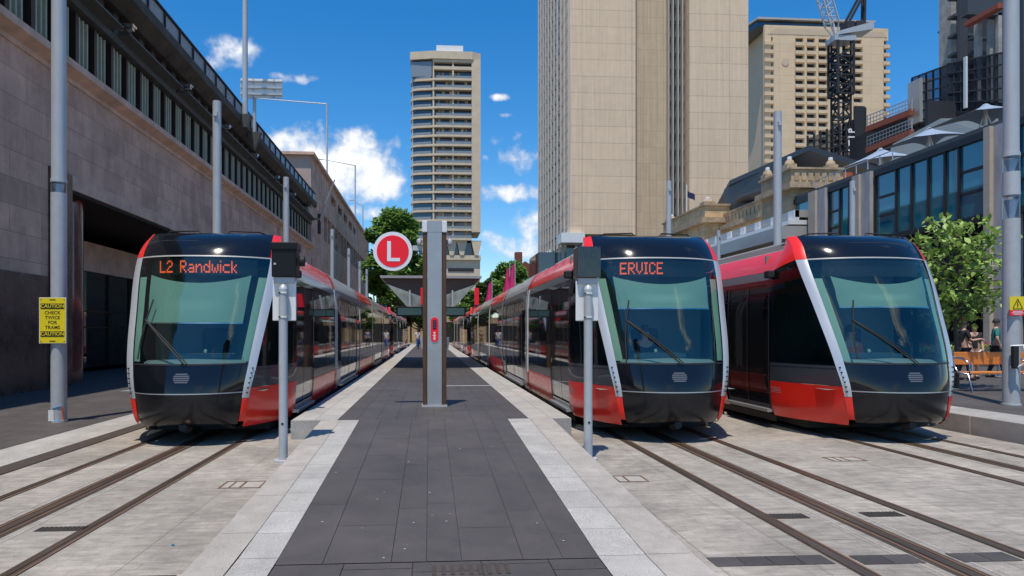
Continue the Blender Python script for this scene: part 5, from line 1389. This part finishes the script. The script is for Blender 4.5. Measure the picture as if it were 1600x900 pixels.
clouds=[(520,258,98,44,1.35),(575,280,50,30,1.3),(455,228,50,24,1.15),(365,82,52,24,.85),(338,97,34,14,.7),(452,122,34,10,.9),(600,223,26,12,.5),(815,240,40,30,.62),(790,215,50,14,.42),(800,302,50,14,.85),(770,298,30,10,.7),(832,352,36,30,.95),(790,385,60,22,.9),(820,390,60,20,.85),(757,246,14,6,.7),(792,180,14,5,.6),(785,152,20,6,.6),(490,212,60,12,.6),(560,330,60,16,.5),(870,395,60,16,.8)]
cur=None
for px,py,rx_,ry_,st in clouds:
    a0,e0=ang(px,py); d1=Mth('DIVIDE',Mth('SUBTRACT',az,a0),rx_/F_); d2=Mth('DIVIDE',Mth('SUBTRACT',el,e0),ry_/F_)
    q=Mth('SUBTRACT',st,Mth('MULTIPLY',Mth('ADD',Mth('MULTIPLY',d1,d1),Mth('MULTIPLY',d2,d2)),.75))
    cur=q if cur is None else Mth('MAXIMUM',cur,q)
cur=Mth('MAXIMUM',cur,-1.2)
# sky elsewhere (not seen from the camera): a few scattered cumulus for reflections
nz3=N(nt,'ShaderNodeTexNoise'); nz3.inputs['Scale'].default_value=3.2; nz3.inputs['Detail'].default_value=4; L.new(nv.outputs[0],nz3.inputs[0])
beh=Mth('MULTIPLY',Mth('SUBTRACT',nz3.outputs[0],.62),9.0)
behm=Mth('LESS_THAN',sx.outputs[1],.2)
beh=Mth('ADD',Mth('MULTIPLY',beh,behm),Mth('MULTIPLY',Mth('SUBTRACT',1,behm),-2))
cur=Mth('MAXIMUM',cur,beh)
dens=Mth('ADD',cur,Mth('MULTIPLY',Mth('SUBTRACT',nz.outputs[0],.5),3.4))
dens=Mth('ADD',dens,Mth('MULTIPLY',Mth('SUBTRACT',nz2.outputs[0],.5),1.7))
ms=N(nt,'ShaderNodeMapRange',interpolation_type='SMOOTHSTEP'); ms.inputs['From Min'].default_value=.0; ms.inputs['From Max'].default_value=1.35; L.new(dens,ms.inputs[0])
# cloud colour with soft grey bases
shd=N(nt,'ShaderNodeMapRange'); shd.inputs['From Min'].default_value=.3; shd.inputs['From Max'].default_value=1.6; shd.inputs['To Min'].default_value=.62; shd.inputs['To Max'].default_value=1.0; L.new(dens,shd.inputs[0])
cc=N(nt,'ShaderNodeVectorMath',operation='SCALE'); cc.inputs[0].default_value=(7.6,7.9,8.4); L.new(shd.outputs[0],cc.inputs['Scale'])
mx=N(nt,'ShaderNodeMix',data_type='RGBA'); L.new(ms.outputs[0],mx.inputs['Factor']); L.new(hs.outputs[0],mx.inputs[6]); L.new(cc.outputs[0],mx.inputs[7]); L.new(mx.outputs[2],bg.inputs[0])

# ================================================================ CAMERA
cam=bpy.data.cameras.new('camera'); co=bpy.data.objects.new('camera',cam); COL.objects.link(co); sc.camera=co
co.location=(0,0,CH); co.rotation_euler=(R(90),0,R(-4)); cam.sensor_width=36; cam.lens=36*F_/1600
cam.shift_x=(800-CX)/1600; cam.shift_y=(HY-450)/1600; cam.clip_start=.05; cam.clip_end=5000
sc.view_settings.view_transform='Standard'; sc.view_settings.look='None'; sc.view_settings.exposure=.10; sc.view_settings.gamma=1
sc.render.resolution_x=1024; sc.render.resolution_y=576
